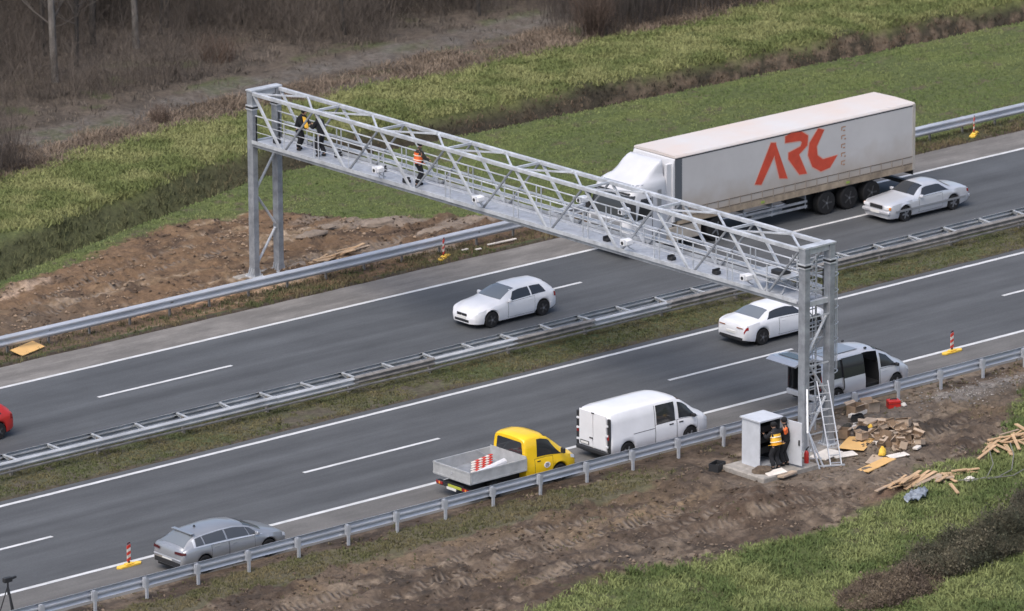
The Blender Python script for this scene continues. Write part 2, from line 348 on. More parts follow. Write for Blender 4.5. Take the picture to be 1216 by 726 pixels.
    nk = n.new('ShaderNodeTexNoise'); nk.inputs['Scale'].default_value = .9; l.new(tc.outputs['Object'], nk.inputs['Vector']); mk = n.new('ShaderNodeMapRange'); mk.inputs[1].default_value = .36; mk.inputs[2].default_value = .55; l.new(nk.outputs['Fac'], mk.inputs[0]); m0 = n.new('ShaderNodeMath'); m0.operation = 'MULTIPLY'; l.new(wv.outputs['Fac'], m0.inputs[0]); l.new(mk.outputs[0], m0.inputs[1])
    mu = n.new('ShaderNodeMath'); mu.operation = 'MULTIPLY'; l.new(m0.outputs[0], mu.inputs[0]); l.new(at.outputs['Alpha'], mu.inputs[1])
    mx = n.new('ShaderNodeMix'); mx.data_type = 'RGBA'; l.new(mu.outputs[0], mx.inputs['Factor']); l.new(vm.outputs[0], mx.inputs['A']); mx.inputs['B'].default_value = (.185, .152, .122, 1)
    l.new(mx.outputs['Result'], b.inputs['Base Color'])
    ad = n.new('ShaderNodeMath'); ad.operation = 'ADD'; l.new(nz.outputs['Fac'], ad.inputs[0]); l.new(mu.outputs[0], ad.inputs[1])
    bp = n.new('ShaderNodeBump'); bp.inputs['Strength'].default_value = .8; bp.inputs['Distance'].default_value = .09; l.new(ad.outputs[0], bp.inputs['Height']); l.new(bp.outputs[0], b.inputs['Normal'])
    me.materials.append(m_)
    o = bpy.data.objects.new('ground', me); COL.objects.link(o); tag(o, kind='structure'); return o
make_ground()

# ---------------------------------------------------------------- roads
def asphalt_mat(name, base, y_tracks, patch=.0):
    m = bpy.data.materials.new(name); m.use_nodes = True; n = m.node_tree.nodes; l = m.node_tree.links; b = n['Principled BSDF']
    b.inputs['Roughness'].default_value = .82; b.inputs['Specular IOR Level'].default_value = .35
    tc = n.new('ShaderNodeTexCoord')
    def noise(scale, st, det=5, ro=.6):
        mp = n.new('ShaderNodeMapping'); mp.inputs['Scale'].default_value = st; l.new(tc.outputs['Object'], mp.inputs['Vector'])
        z = n.new('ShaderNodeTexNoise'); z.inputs['Scale'].default_value = scale; z.inputs['Detail'].default_value = det; z.inputs['Roughness'].default_value = ro; l.new(mp.outputs[0], z.inputs['Vector']); return z.outputs['Fac']
    def rng_(src, a, b_, c, d):
        r = n.new('ShaderNodeMapRange'); r.inputs[1].default_value = a; r.inputs[2].default_value = b_; r.inputs[3].default_value = c; r.inputs[4].default_value = d; l.new(src, r.inputs[0]); return r.outputs[0]
    def mul(a, b_):
        q = n.new('ShaderNodeMath'); q.operation = 'MULTIPLY'; l.new(a, q.inputs[0]); l.new(b_, q.inputs[1]); return q.outputs[0]
    f = mul(rng_(noise(1., (.04, 1.1, 1)), .3, .7, .80, 1.18), rng_(noise(1., (.22, .5, 1), 6, .7), .3, .7, .82, 1.16))
    f = mul(f, rng_(noise(12., (1, 1, 1), 3, .7), .25, .75, .86, 1.14))
    if patch: f = mul(f, rng_(noise(1., (.45, 1.1, 1), 6, .7), .45, .62, 1.0, 1 + patch))
    # worn lighter wheel paths
    sx = n.new('ShaderNodeSeparateXYZ'); l.new(tc.outputs['Object'], sx.inputs[0])
    for yc in y_tracks:
        s = n.new('ShaderNodeMath'); s.operation = 'SUBTRACT'; l.new(sx.outputs['Y'], s.inputs[0]); s.inputs[1].default_value = yc
        a = n.new('ShaderNodeMath'); a.operation = 'ABSOLUTE'; l.new(s.outputs[0], a.inputs[0])
        f = mul(f, rng_(a.outputs[0], .15, .65, .90, 1.0))
    v = n.new('ShaderNodeVectorMath'); v.operation = 'SCALE'; v.inputs[0].default_value = base; l.new(f, v.inputs['Scale']); l.new(v.outputs[0], b.inputs['Base Color'])
    bp = n.new('ShaderNodeBump'); bp.inputs['Strength'].default_value = .25; bp.inputs['Distance'].default_value = .02; l.new(noise(40, (1, 1, 1), 2), bp.inputs['Height']); l.new(bp.outputs[0], b.inputs['Normal'])
    return m
def sheet(name, x0, x1, y0, y1, z, m, kind='structure', jag=0, n=1, seed=0):
    """thin slab with a slightly uneven pair of long edges"""
    xs = np.linspace(x0, x1, n + 1); b = MB()
    j0 = (fbm(xs, xs * 0 + seed, 1.2, 3, seed) - .5) * jag; j1 = (fbm(xs, xs * 0 + seed, 1.2, 3, seed + 5) - .5) * jag
    vv = []
    for i, x in enumerate(xs): vv += [(x, y0 + j0[i], z), (x, y1 + j1[i], z)]
    b.add(vv, [(2 * i, 2 * i + 2, 2 * i + 3, 2 * i + 1) for i in range(n)])
    o = b.build(name, m, fixn=False); 
    if kind: tag(o, kind=kind)
    return o
A1 = asphalt_mat('asphalt', (.086, .091, .097), (7.3, 9.0, 11.4, 13.2))
A2 = asphalt_mat('asphalt_old', (.084, .090, .097), (20.3, 21.9, 23.9, 25.5))
A3 = asphalt_mat('asphalt_hard_shoulder', (.125, .122, .118), (), .15)
A4 = asphalt_mat('asphalt_dusty_shoulder', (.155, .147, .138), (), .35)
sheet('road', -600, 900, 3.12, 14.82, 0.0, A1, jag=.12, n=1500, seed=2)
sheet('road', -600, 900, 18.55, 28.75, 0.0, A2, jag=.14, n=1500, seed=4)
sheet('hard_shoulder', -600, 900, 3.16, 5.98, .004, A3, jag=.05, n=1500, seed=6)
sheet('hard_shoulder', -600, 900, 26.62, 28.80, .004, A4, jag=.16, n=1500, seed=8)
lb = MB()
def strip(y, w, xa, xb): lb.add([(xa, y - w / 2, .008), (xb, y - w / 2, .008), (xb, y + w / 2, .008), (xa, y + w / 2, .008)], [(0, 1, 2, 3)], M['line'])
for y, w in ((6.08, .20), (14.34, .20), (19.30, .20), (26.50, .20)): strip(y, w, -600, 900)
for k in range(-16, 26):
    strip(10.25, .17, -15.3 + 18 * k, -15.3 + 18 * k + 6.5); strip(23.02, .17, -15.0 + 18 * k, -15.0 + 18 * k + 6.5)
tag(lb.build('lane_markings', M['line'], fixn=False), kind='structure')

# ---------------------------------------------------------------- guard rails
def wbeam(b, xa, xb, y, zc, sgn, h=.31, dpt=.083, m=None):
    k = h / .31
    o = [(-.01, .155), (.02, .15), (.10, .10), (.10, .07), (.01, .018), (.01, -.018), (.10, -.07), (.10, -.10), (.05, -.14), (.04, -.155)]
    o = [(y + sgn * d * dpt / .083, zc + z * k) for d, z in o]; i = [(a - sgn * .005, z) for a, z in o]
    b.prism(o + i[::-1], 'x', xa, xb, m)
def rail_thing(label, x0, x1, step, yb, sgn, yp, top, h, m, mp, postw=.06, seg=4, dz=None, block=True, m_alt=None):
    t = empty('guard_rail', (0, yp, 0), label=label, cat='guard rail')
    n = int((x1 - x0) / step); r = random.Random(int(x0 * 7 + yb))
    for k in range(0, n, seg):
        b = MB(); xa = x0 + k * step - .1; xb = x0 + min(n, k + seg) * step + .1; e = r.uniform(-.006, .006)
        wbeam(b, xa, xb, yb - yp + (.006 if (k // seg) % 2 else 0) * sgn, top - h / 2 + e, sgn, h)
        for xx in (xa + .1,):
            for zz in (.07, -.07): b.box(xx - .05, xx + .05, yb - yp - .02, yb - yp + .02, top - h / 2 + zz - .015, top - h / 2 + zz + .015)
        b.build('rail_beam', m_alt if (m_alt and r.random() < .4) else m, t)
    b = MB(); w = postw
    b.prism([(-w, -w), (w, -w), (w, -w + .008), (-w + .008, -w + .008), (-w + .008, w - .008), (w, w - .008), (w, w), (-w, w)], 'z', -.3, top - .02)
    if block:
        d0, d1 = sorted((0 + sgn * w, yb - yp)); b.box(-.075, .075, d0 - .004, d1 - .002, top - h + .02, top - .03)
        b.box(-.085, .085, -w * .9 if sgn > 0 else w * .9 - .01, -w * .9 + .01 if sgn > 0 else w * .9, top - h + .03, top - .03)
    p = b.build('post', mp, t); p.location = (x0, 0, 0)
    for k in range(1, n + 1):
        q = p.copy(); COL.objects.link(q); q.parent = t; q.location = (x0 + k * step, 0, 0); q.rotation_euler = (r.uniform(-.02, .02), r.uniform(-.02, .02), r.uniform(-.1, .1))
    return t
rail_thing('bare galvanised guard rail along the near shoulder, its posts facing the churned mud', -30.9 - 2.247 * 6, 32, 2.247, 2.50, 1, 2.36, .81, .41, M['rail'], M['rail'], postw=.045)
rail_thing('clean galvanised guard rail on the far verge, running past the distant gantry leg', -24, 72, 2.0, 29.98, -1, 30.13, .83, .45, M['rail'], M['rail_brown'], postw=.04)
def median_rail():
    t = empty('median_barrier', (0, 17.07, 0), label='double sided guard rail with cross spacers between the two carriageways', cat='guard rail')
    r = random.Random(3)
    for k in range(-20, 34):
        xa = -15.54 + 4 * k / 2 - (0); 
        if k % 2 == 0:
            x0, x1 = xa - .1, xa + 4.1
            b = MB(); wbeam(b, x0, x1, .40, .60 + r.uniform(-.01, .01), 1, .31); b.build('rail_beam', M['rail_old'], t)
            b = MB(); wbeam(b, x0, x1, -.40 + r.uniform(-.012, .012), .60 + r.uniform(-.02, .01), -1, .31); b.build('rail_beam', M['rail_brown'] if r.random() < (.75 if xa > -6 else .15) else M['rail_old'], t)
            b = MB(); b.tube([(x0, -.42, .33 + r.uniform(-.02, .02)), (x1, -.42, .33 + r.uniform(-.02, .02))], .05, 6); b.build('lower_rail', M['rail_brown'], t)
    b = MB(); b.bar((0, -.41, .70), (0, .40, .72), .09, .05); b.bar((0, -.40, .52), (0, .40, .66), .05, .04); s = b.build('spacer', M['rail_old'], t); s.location = (-15.54 - 40, 0, 0)
    b = MB(); b.box(-.05, .05, -.06, .06, -.3, .70); p = b.build('post', M['rail_brown'], t); p.location = (-15.54 - 40, 0, 0)
    for k in range(-19, 34):
        q = s.copy(); COL.objects.link(q); q.parent = t; q.location = (-15.54 + 2 * k, 0, r.uniform(-.01, .01)); q.rotation_euler = (0, 0, r.uniform(-.12, .12))
        if k % 2 == 0:
            q = p.copy(); COL.objects.link(q); q.parent = t; q.location = (-15.54 + 2 * k, 0, 0)
median_rail()

# ---------------------------------------------------------------- gantry
def gantry():
    YF, ZT, ZB, W = 32.41, 7.72, 5.66, 1.28
    g = empty('gantry', (.64, 0, 0), label='galvanised lattice gantry spanning both carriageways with a railed walkway', cat='gantry')
    O = Vector((-.64, 0, 0))
    def build(b, name, m, parent=g, smooth=False, bevel=0):
        b.v = [tuple(Vector(v) + O) for v in b.v]; return b.build(name, m, parent, smooth=smooth, bevel=bevel)
    S = M['steel']; D = M['steel_d']
    for y0 in (0, YF):
        for x0 in (.0, W - .02):
            b = MB(); b.box(x0, x0 + .26, y0 - .19, y0 + .16, .10, ZT + .05); c = build(b, 'column', D if y0 == 0 else D, bevel=.012)  # darker steel stands in for shade on the upright faces
            b = MB(); b.box(x0 - .12, x0 + .38, y0 - .32, y0 + .29, .04, .09)
            for sx in (-1, 1):
                for sy in (-1, 0, 1):
                    xx = x0 + .13 + sx * .13; yy = y0 - .015 + sy * .14
                    b.prism([(0, .09), (sx * .11, .09), (sx * .02, .42), (0, .42)], 'y', -.008, .008); 
                    b.v[-8:] = [(a + xx, bb + yy, cc) for a, bb, cc in b.v[-8:]]
            for sy in (-1, 1):
                for sx in (-1, 1): b.tube([(x0 + .13 + sx * .19, y0 - .015 + sy * .25, .09), (x0 + .13 + sx * .19, y0 - .015 + sy * .25, .17)], .02, 6)
            build(b, 'base_plate', S, c)
            b = MB()
            for zz in (7.02, 7.16): b.box(x0 - .035, x0 + .295, y0 - .225, y0 + .195, zz, zz + .05)
            build(b, 'flange', S, c)
            b = MB(); b.box(x0 - .018, x0 + .278, y0 - .208, y0 + .178, 7.072, 7.158); build(b, 'flange_gap', M['dark'], c)
        b = MB(); b.box(-.03, W + .27, y0 - .21, y0 + .18, ZT + .055, ZT + .12); b.box(.262, W - .022, y0 - .12, y0 + .10, ZT - .18, ZT + .04); build(b, 'end_beam', S)
        b = MB(); b.box(.262, W - .022, y0 - .1, y0 + .08, ZB - .12, ZB + .06); build(b, 'end_beam', S)
        nodes = [(.27, .45), (W - .03, 2.0), (.27, 3.55), (W - .03, 5.1)]
        for (xa, za), (xb, zb) in zip(nodes, nodes[1:]):
            b = MB(); b.tube([(xa, y0, za + .08), (xb, y0, zb - .08)], .055, 8); build(b, 'leg_brace', S, smooth=True)
    for k in range(7):
        z0 = .5 + k * .92
        for xa, xb in ((.27, W - .03),):
            b = MB(); b.box(xa, xb, -.16, -.12, z0, z0 + .045) if k % 2 else b.box(xa, xb, .10, .14, z0, z0 + .045); build(b, 'leg_strut', S)
    for k in range(4):
        z0 = .9 + k * 1.2; b = MB(); b.bar((.27, .12, z0 + (1.0 if k % 2 else 0)), (W - .03, .12, z0 + (0 if k % 2 else 1.0)), .045, .03); build(b, 'leg_strut', D)
    # chords
    for x in (.02, W + .1):
        b = MB(); b.box(x - .02, x + .13, .165, YF - .195, ZT - .10, ZT + .05); build(b, 'top_chord', S, bevel=.015)
        b = MB(); b.box(x - .02, x + .12, .165, YF - .195, ZB - .14, ZB + .03); build(b, 'bottom_chord', D, bevel=.01)  # bottom chord: shade of the low face painted in with darker steel
    P = YF / 8
    for x in (.075, W + .165):
        for k in range(8):
            yt0 = YF - k * P - (.25 if k == 0 else .12); yt1 = YF - (k + 1) * P + (.25 if k == 7 else .12); yb = YF - (k + .5) * P
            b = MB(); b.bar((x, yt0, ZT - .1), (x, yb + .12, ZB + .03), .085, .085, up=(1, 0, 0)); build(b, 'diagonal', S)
            b = MB(); b.bar((x, yt1, ZT - .1), (x, yb - .12, ZB + .03), .065, .065, up=(1, 0, 0)); build(b, 'diagonal', D)  # opposite lean: its shaded look is painted in with darker steel
    for k in range(1, 8):
        y = YF - k * P
        b = MB(); b.bar((.14, y, ZT - .02), (W + .08, y, ZT - .02), .09, .09); build(b, 'cross_strut', S)
    for k in range(8):
        y0, y1, ym = YF - k * P - .2, YF - (k + 1) * P + .2, YF - (k + .5) * P
        for ya in (y0, y1):
            b = MB(); b.bar((.14, ya, ZT - .03), (W + .08, ym + (.06 if ya > ym else -.06), ZT - .03), .075, .06); build(b, 'plan_brace', S)
    # walkway
    for k in range(8):
        ya = YF - k * P - (.2 if k == 0 else .004); yb = YF - (k + 1) * P + (.2 if k == 7 else .004)
        b = MB(); b.box(.135, W + .075, yb, ya, ZB + .02, ZB + .055)
        n = 4
        for i in range(n):
            y = ya + (yb - ya) * (i + .5) / n; b.box(.16, W + .05, y - .03, y + .03, ZB - .08, ZB + .018)
        build(b, 'walkway_deck', M['grating'])
    for x, nm in ((-.06, 'kick_plate'), (W + .23, 'kick_plate')):
        b = MB(); b.box(x, x + .012, .2, YF - .2, ZB + .0, ZB + .15); build(b, nm, S)
    for x in (.16, W + .05):
        for z, r in ((ZB + 1.12, .030), (ZB + .78, .017), (ZB + .45, .017)):
            b = MB(); b.tube([(x, .2, z), (x, YF - .2, z)], r, 6); build(b, 'handrail', S, smooth=True)
        for k in range(17):
            y = YF - k * P / 2
            for dy in ((-.14, .14) if k % 2 == 0 else (0,)):
                yy = min(max(y + dy, .25), YF - .25)
                b = MB(); b.box(x - .018, x + .018, yy - .018, yy + .018, ZB + .056, ZB + 1.1); build(b, 'rail_post', S)
    # cable duct behind the deck
    b = MB(); b.box(W + .26, W + .44, .3, YF - .3, ZB + .2, ZB + .28); b.box(W + .26, W + .44, .3, YF - .3, ZB + .62, ZB + .655); build(b, 'cable_duct', S)
    # caged ladder by the near legs
    b = MB()
    for xx in (.62, 1.02): b.box(xx - .028, xx + .028, .27, .33, .6, ZT - .4)
    zz = .8
    while zz < ZT - .5: b.tube([(.62, .295, zz), (1.02, .295, zz)], .024, 6); zz += .28
    lad = build(b, 'ladder', M['alu'])
    b = MB(); z = 2.75
    hoop = []
    while z < 7.3:
        pts = [(.6 + 0 * 1, .30, z)] + [(1.25 + .80 * math.cos(a), .30 + .42 * math.sin(a), z) for a in np.linspace(math.pi * .9, -math.pi * .35, 12)] + [(1.3, .16, z)]
        b.tube(pts, .02, 5, caps=False); z += .62
    for a in (math.pi * .8, math.pi * .5, math.pi * .25, 0.05, -math.pi * .25):
        x, y = 1.25 + .80 * math.cos(a), .30 + .42 * math.sin(a); b.box(x - .018, x + .018, y - .006, y + .006, 2.75, 7.05)
    build(b, 'safety_cage', M['steel'])
    b = MB()
    for zz in (1.0, 1.9, 2.8, 3.7, 4.6): b.box(.27, W - .03, .2, .24, zz, zz + .04)
    build(b, 'ladder_bracket', S)
    # cameras, floodlights, sensors
    def camera_unit(x, y, z, side=-1):
        b = MB(); b.box(-.2, .2, -.15, .15, -.12, .13, None, .05); b.box(-.25, -.19, -.12, .12, -.09, .14)
        b.v = [tuple(Vector(v) + Vector((x, y, z))) for v in b.v]; c = build(b, 'traffic_camera', M['white'], smooth=True)
        b = MB(); b.tube([(x, y, z - .12), (x + .1, y, z - .22), (.14, y, z - .35)], .025, 6); build(b, 'bracket', S, c)
        b = MB(); b.lathe([(.02, 0), (.07, 0), (.07, .03)], x - .20, y, z, 'x', 10); b.v = [(a - .06, q, w) for a, q, w in b.v]; build(b, 'lens', M['dark'], c)
    for y in (24.05, 18.0, 9.4, 2.75): camera_unit(-.18, y, ZB + .52)
    for y in (13.9, 11.5): camera_unit(W + .3, y, ZB + 1.0)
    for y, x in ((23.1, .45), (11.3, .5), (7.65, .5), (5.05, .4), (31.4, .6), (28.0, 1.0), (25.1, .9)):
        b = MB(); b.box(x - .13, x + .13, y - .14, y + .14, ZB + .06, ZB + .2, None, .03); b.box(x - .2, x + .16, y - .02, y + .02, ZB + .2, ZB + .28); build(b, 'junction_box', M['dark'])
    b = MB(); b.tube([(1.05, 1.35, ZB + .06), (1.05, 1.35, ZB + 1.35)], .03, 8); b.tube([(1.05, 1.35, ZB + 1.33), (1.05, 1.35, ZB + 1.46)], .055, 8)
    for s in (.25, -.25): b.tube([(1.05, 1.35, ZB + 1.2), (1.05, 1.35 + s, ZB + 1.2)], .015, 6); b.tube([(1.05, 1.35 + s, ZB + 1.1), (1.05, 1.35 + s, ZB + 1.38)], .022, 6)
    build(b, 'antenna', M['steel'])
    # equipment table near the right-hand end and loose cables on deck
    b = MB()
    for y in (1.3, 2.2): b.bar((.2, y, ZB + .06), (1.2, y + .5, ZB + .62), .05, .05); b.bar((1.2, y, ZB + .06), (.2, y + .5, ZB + .62), .05, .05)
    b.box(.15, 1.25, 1.2, 2.9, ZB + .63, ZB + .68); build(b, 'scissor_frame', M['alu'])
    b = MB(); b.box(.4, 1.0, 1.6, 2.1, ZB + .68, ZB + .86, None, .03); build(b, 'equipment_case', M['dark'])
    return g
gantry()
for y, lab in ((0, 'pale concrete footing under the near gantry legs by the cabinet'), (32.4, 'pale concrete footing under the far gantry legs behind the rail')):
    b = MB(); b.box(-.55, 1.95, y - .7, y + .62, -.25, .045, None, .03); tag(b.build('concrete_footing', M['concrete']), lab, 'footing')

# ---------------------------------------------------------------- vehicles (lofted bodies; local +x is the nose, z=0 the road)
class Loft:
    def __init__(s, L, zt, zb, w, wt, sill=.24, wheels=(), arch=.37, smooth=.05, crown=.05, sk=None):
        s.L = L; s.T = dict(zt=zt, zb=zb, w=w, wt=wt); s.sill = sill; s.wheels = wheels; s.arch = arch; s.sm = smooth; s.crown = crown; s.wr = arch - .05
        s.side_bulge = .01
    def t(s, k, x):
        o = np.array([-1, -.5, 0, .5, 1]) * s.sm
        wts = np.array([1, 2, 3, 2, 1]) / 9.
        xs = np.clip(x + o, 0, s.L) if s.sm < x < s.L - s.sm else np.array([x] * 5)
        return float((np.interp(xs, [a for a, b in s.T[k]], [b for a, b in s.T[k]]) * wts).sum())
    def low(s, x):
        z = s.sill + .10 * max(0, 1 - x / .5) + .02 * max(0, 1 - (s.L - x) / .5)
        for xw in s.wheels:
            d = abs(x - xw)
            if d < s.arch: z = max(z, s.wr + math.sqrt(s.arch ** 2 - d * d) * 1.0)
        return z
    def sec(s, x):
        zt, zb, w, wt = (s.t(k, x) for k in ('zt', 'zb', 'w', 'wt')); zb = min(zb, zt - .03); zl = s.low(x)
        m1 = max(zl + .04, .36); m2 = max(m1 + .02, zl + .04, (.36 + zb) / 2); m3 = max(m2 + .01, zb - .13); zb = max(zb, m3 + .01)
        wt = min(wt, w * .97); hgh = zt - zb; ek = min(.075, hgh * .35)
        ze = zt - s.crown * min(1, hgh / .12) - ek
        return [(w * .93, zl), (w * .985, m1), (w, m2), (w * .985, m3), (w * .955, zb), (w * .955 * .45 + wt * .55 + .025 * min(1, hgh / .3), zb + (ze - zb) * .55), (wt, ze), (wt - ek * .75, ze + ek * .72), (wt * .55, zt - s.crown * .25), (0, zt)]
    def S(s, x, k, side=1):
        p = s.sec(x); i = min(int(k), 8); f = k - i
        y = p[i][0] * (1 - f) + p[i + 1][0] * f; z = p[i][1] * (1 - f) + p[i + 1][1] * f
        return Vector((x, y * side, z))
    def stations(s):
        xs = set(np.round(np.linspace(0, s.L, 46), 3))
        for xw in s.wheels:
            for a in np.linspace(-1, 1, 15): xs.add(round(float(xw + s.arch * math.sin(a * math.pi / 2) * .999), 3))
        for q in (.03, .06, .1, s.L - .03, s.L - .06, s.L - .1): xs.add(q)
        return sorted(xs)
    def body(s, skip=lambda x, k, side: False, caps=(True, True)):
        xs = s.stations(); b = MB(); rows = []
        for x in xs:
            p = s.sec(x); rows.append([(x, -y, z) for y, z in p] + [(x, y, z) for y, z in p[-2::-1]])
        n = len(rows[0]); v = sum(rows, []); f = []
        for i in range(len(xs) - 1):
            for j in range(n - 1):
                side = -1 if j < 9 else 1; k = j if j < 9 else 17 - j
                if skip((xs[i] + xs[i + 1]) / 2, k, side): continue
                f.append((i * n + j, i * n + j + 1, (i + 1) * n + j + 1, (i + 1) * n + j))
        if caps[0]: f.append(tuple(range(n)))
        if caps[1]: f.append(tuple(range((len(xs) - 1) * n + n - 1, (len(xs) - 1) * n - 1, -1)))
        b.add(v, f); return b
    def patch(s, fn, nu, nv, off, b=None, m=None, side=1):
        """surface patch: fn(u,v)->(x,k); shifted outwards by off"""
        b = b or MB(); vv = []
        for i in range(nu + 1):
            for j in range(nv + 1):
                u, v = i / nu, j / nv; x, k = fn(u, v)
                sd = side
                if k > 9: k = 18 - k; sd = -side
                e = .02; x2 = min(max(x, e), s.L - e)
                p = s.S(x, k, sd); kk = min(max(k, .05), 8.95)
                dx = s.S(x2 + e, kk, sd) - s.S(x2 - e, kk, sd); dk = s.S(x2, kk + .05, sd) - s.S(x2, kk - .05, sd)
                nrm = dx.cross(dk); 
                if nrm.length < 1e-9: nrm = Vector((0, sd, .3))
                nrm.normalize()
                ref = Vector((0, p.y, p.z - .45))
                if nrm.dot(ref) < 0: nrm = -nrm
                vv.append(p + nrm * off)
        w = nv + 1
        b.add(vv, [(i * w + j, (i + 1) * w + j, (i + 1) * w + j + 1, i * w + j + 1) for i in range(nu) for j in range(nv)], m)
        return b
    def side_win(s, x0, x1, fx0=0, fx1=0, k0=4.12, k1=5.92, off=.006, side=1, b=None, m=None, n=8):
        """quad-like side window; fx0/fx1 shift the upper corners along x"""
        return s.patch(lambda u, v: (x0 + fx0 * v + (x1 + fx1 * v - x0 - fx0 * v) * u, k0 + (k1 - k0) * v), n, 4, off, b, m, side)

def wheel(r, w, parent, x, y, side, rimc='rim', dark=False):
    """tyre with rim; side -1 = right-hand outside face towards -y"""
    t = MB().lathe([(r * .62, -w / 2), (r * .93, -w / 2), (r, -w / 2 + .03), (r, w / 2 - .03), (r * .93, w / 2), (r * .62, w / 2)], 0, 0, 0, 'y', 24)
    o = t.build('wheel', M['black'], parent, smooth=True); o.location = (x, y, r)
    b = MB(); s = side * (w / 2 - .012)
    b.lathe([(r * .64, 0), (r * .60, side * .012), (r * .54, side * -.02)], 0, s, 0, 'y', 24, M['rim' if not dark else 'dark'])
    b.v = list(b.v)
    for k in range(5):
        a = 2 * math.pi * k / 5; b.bar((0, s + side * .012, 0), (r * .60 * math.cos(a), s + side * .010, r * .60 * math.sin(a)), .07, .015, M['rim' if not dark else 'rim_d'], up=(0, 1, 0))
    b.lathe([(.001, side * .02), (.05, side * .02), (.06, 0)], 0, s, 0, 'y', 10, M['rim']); b.build('rim', None, o)
    return o
def wheels4(lf, t, r=.33, w=.21, dark=False):
    for x in lf.wheels:
        hw = lf.t('w', x) * .985 - w / 2
        for sd in (-1, 1): wheel(r, w, t, x, sd * hw, sd, dark=dark)
        b = MB()
        b.box(x - lf.arch + .0, x + lf.arch - .0, -hw + .12, hw - .12, .30, .30 + .42)
        b.build('wheel_well', M['dark'], t)
def underbody(lf, t, z0=.17):
    b = MB(); w = lf.t('w', lf.L / 2) * .9
    xs = sorted(lf.wheels); segs = [(.14, xs[0] - lf.arch * .9), (xs[0] + lf.arch * .9, xs[-1] - lf.arch * .9), (xs[-1] + lf.arch * .9, lf.L - .16)]
    for a, c in segs:
        ww = w * (.86 if a < .2 or c > lf.L - .3 else 1); b.box(a, c, -ww, ww, z0, lf.sill + .16)
    b.box(.3, lf.L - .3, -w * .7, w * .7, z0 + .02, lf.sill + .14); b.build('underbody', M['dark'], t)
def plate_box(b, x, y0, y1, z0, z1, m, d=.012):
    b.box(x - d, x + d, y0, y1, z0, z1, m)
def mirror(t, x, y, z, paint, side):
    b = MB(); b.box(x - .05, x + .06, min(y - side * .03, y + side * .15), max(y - side * .03, y + side * .15), z - .03, z + .09, None, .02); b.build('wing_mirror', paint, t)
def seams(lf, t, xs, side=-1, k0=.6, k1=4.0):
    b = MB()
    for x in xs: lf.patch(lambda u, v: (x + .008 * u + 0, k0 + (k1 - k0) * v), 1, 10, .004, b, None, side)
    return b.build('door_seams', M['dark'], t, fixn=False)
def door(lf, t, x0, x1, side, paint, handle=True):
    b = lf.patch(lambda u, v: (x0 + (x1 - x0) * u, .5 + 3.45 * v), 6, 8, .007, None, None, side)
    o = b.build('door', paint, t, smooth=True, fixn=False)
    lf.patch(lambda u, v: (x0 - .013 + (x1 - x0 + .026) * u, .42 + 3.6 * v), 6, 8, .0035, None, None, side).build('door_gap', M['dark'], o, fixn=False)
    if handle:
        p = lf.S(x0 + .16 if True else x1, 3.2, side); h = MB(); h.box(p.x - .02, p.x + .16, p.y - .02, p.y + .02, p.z - .012, p.z + .014); h.build('handle', paint, o)
    return o

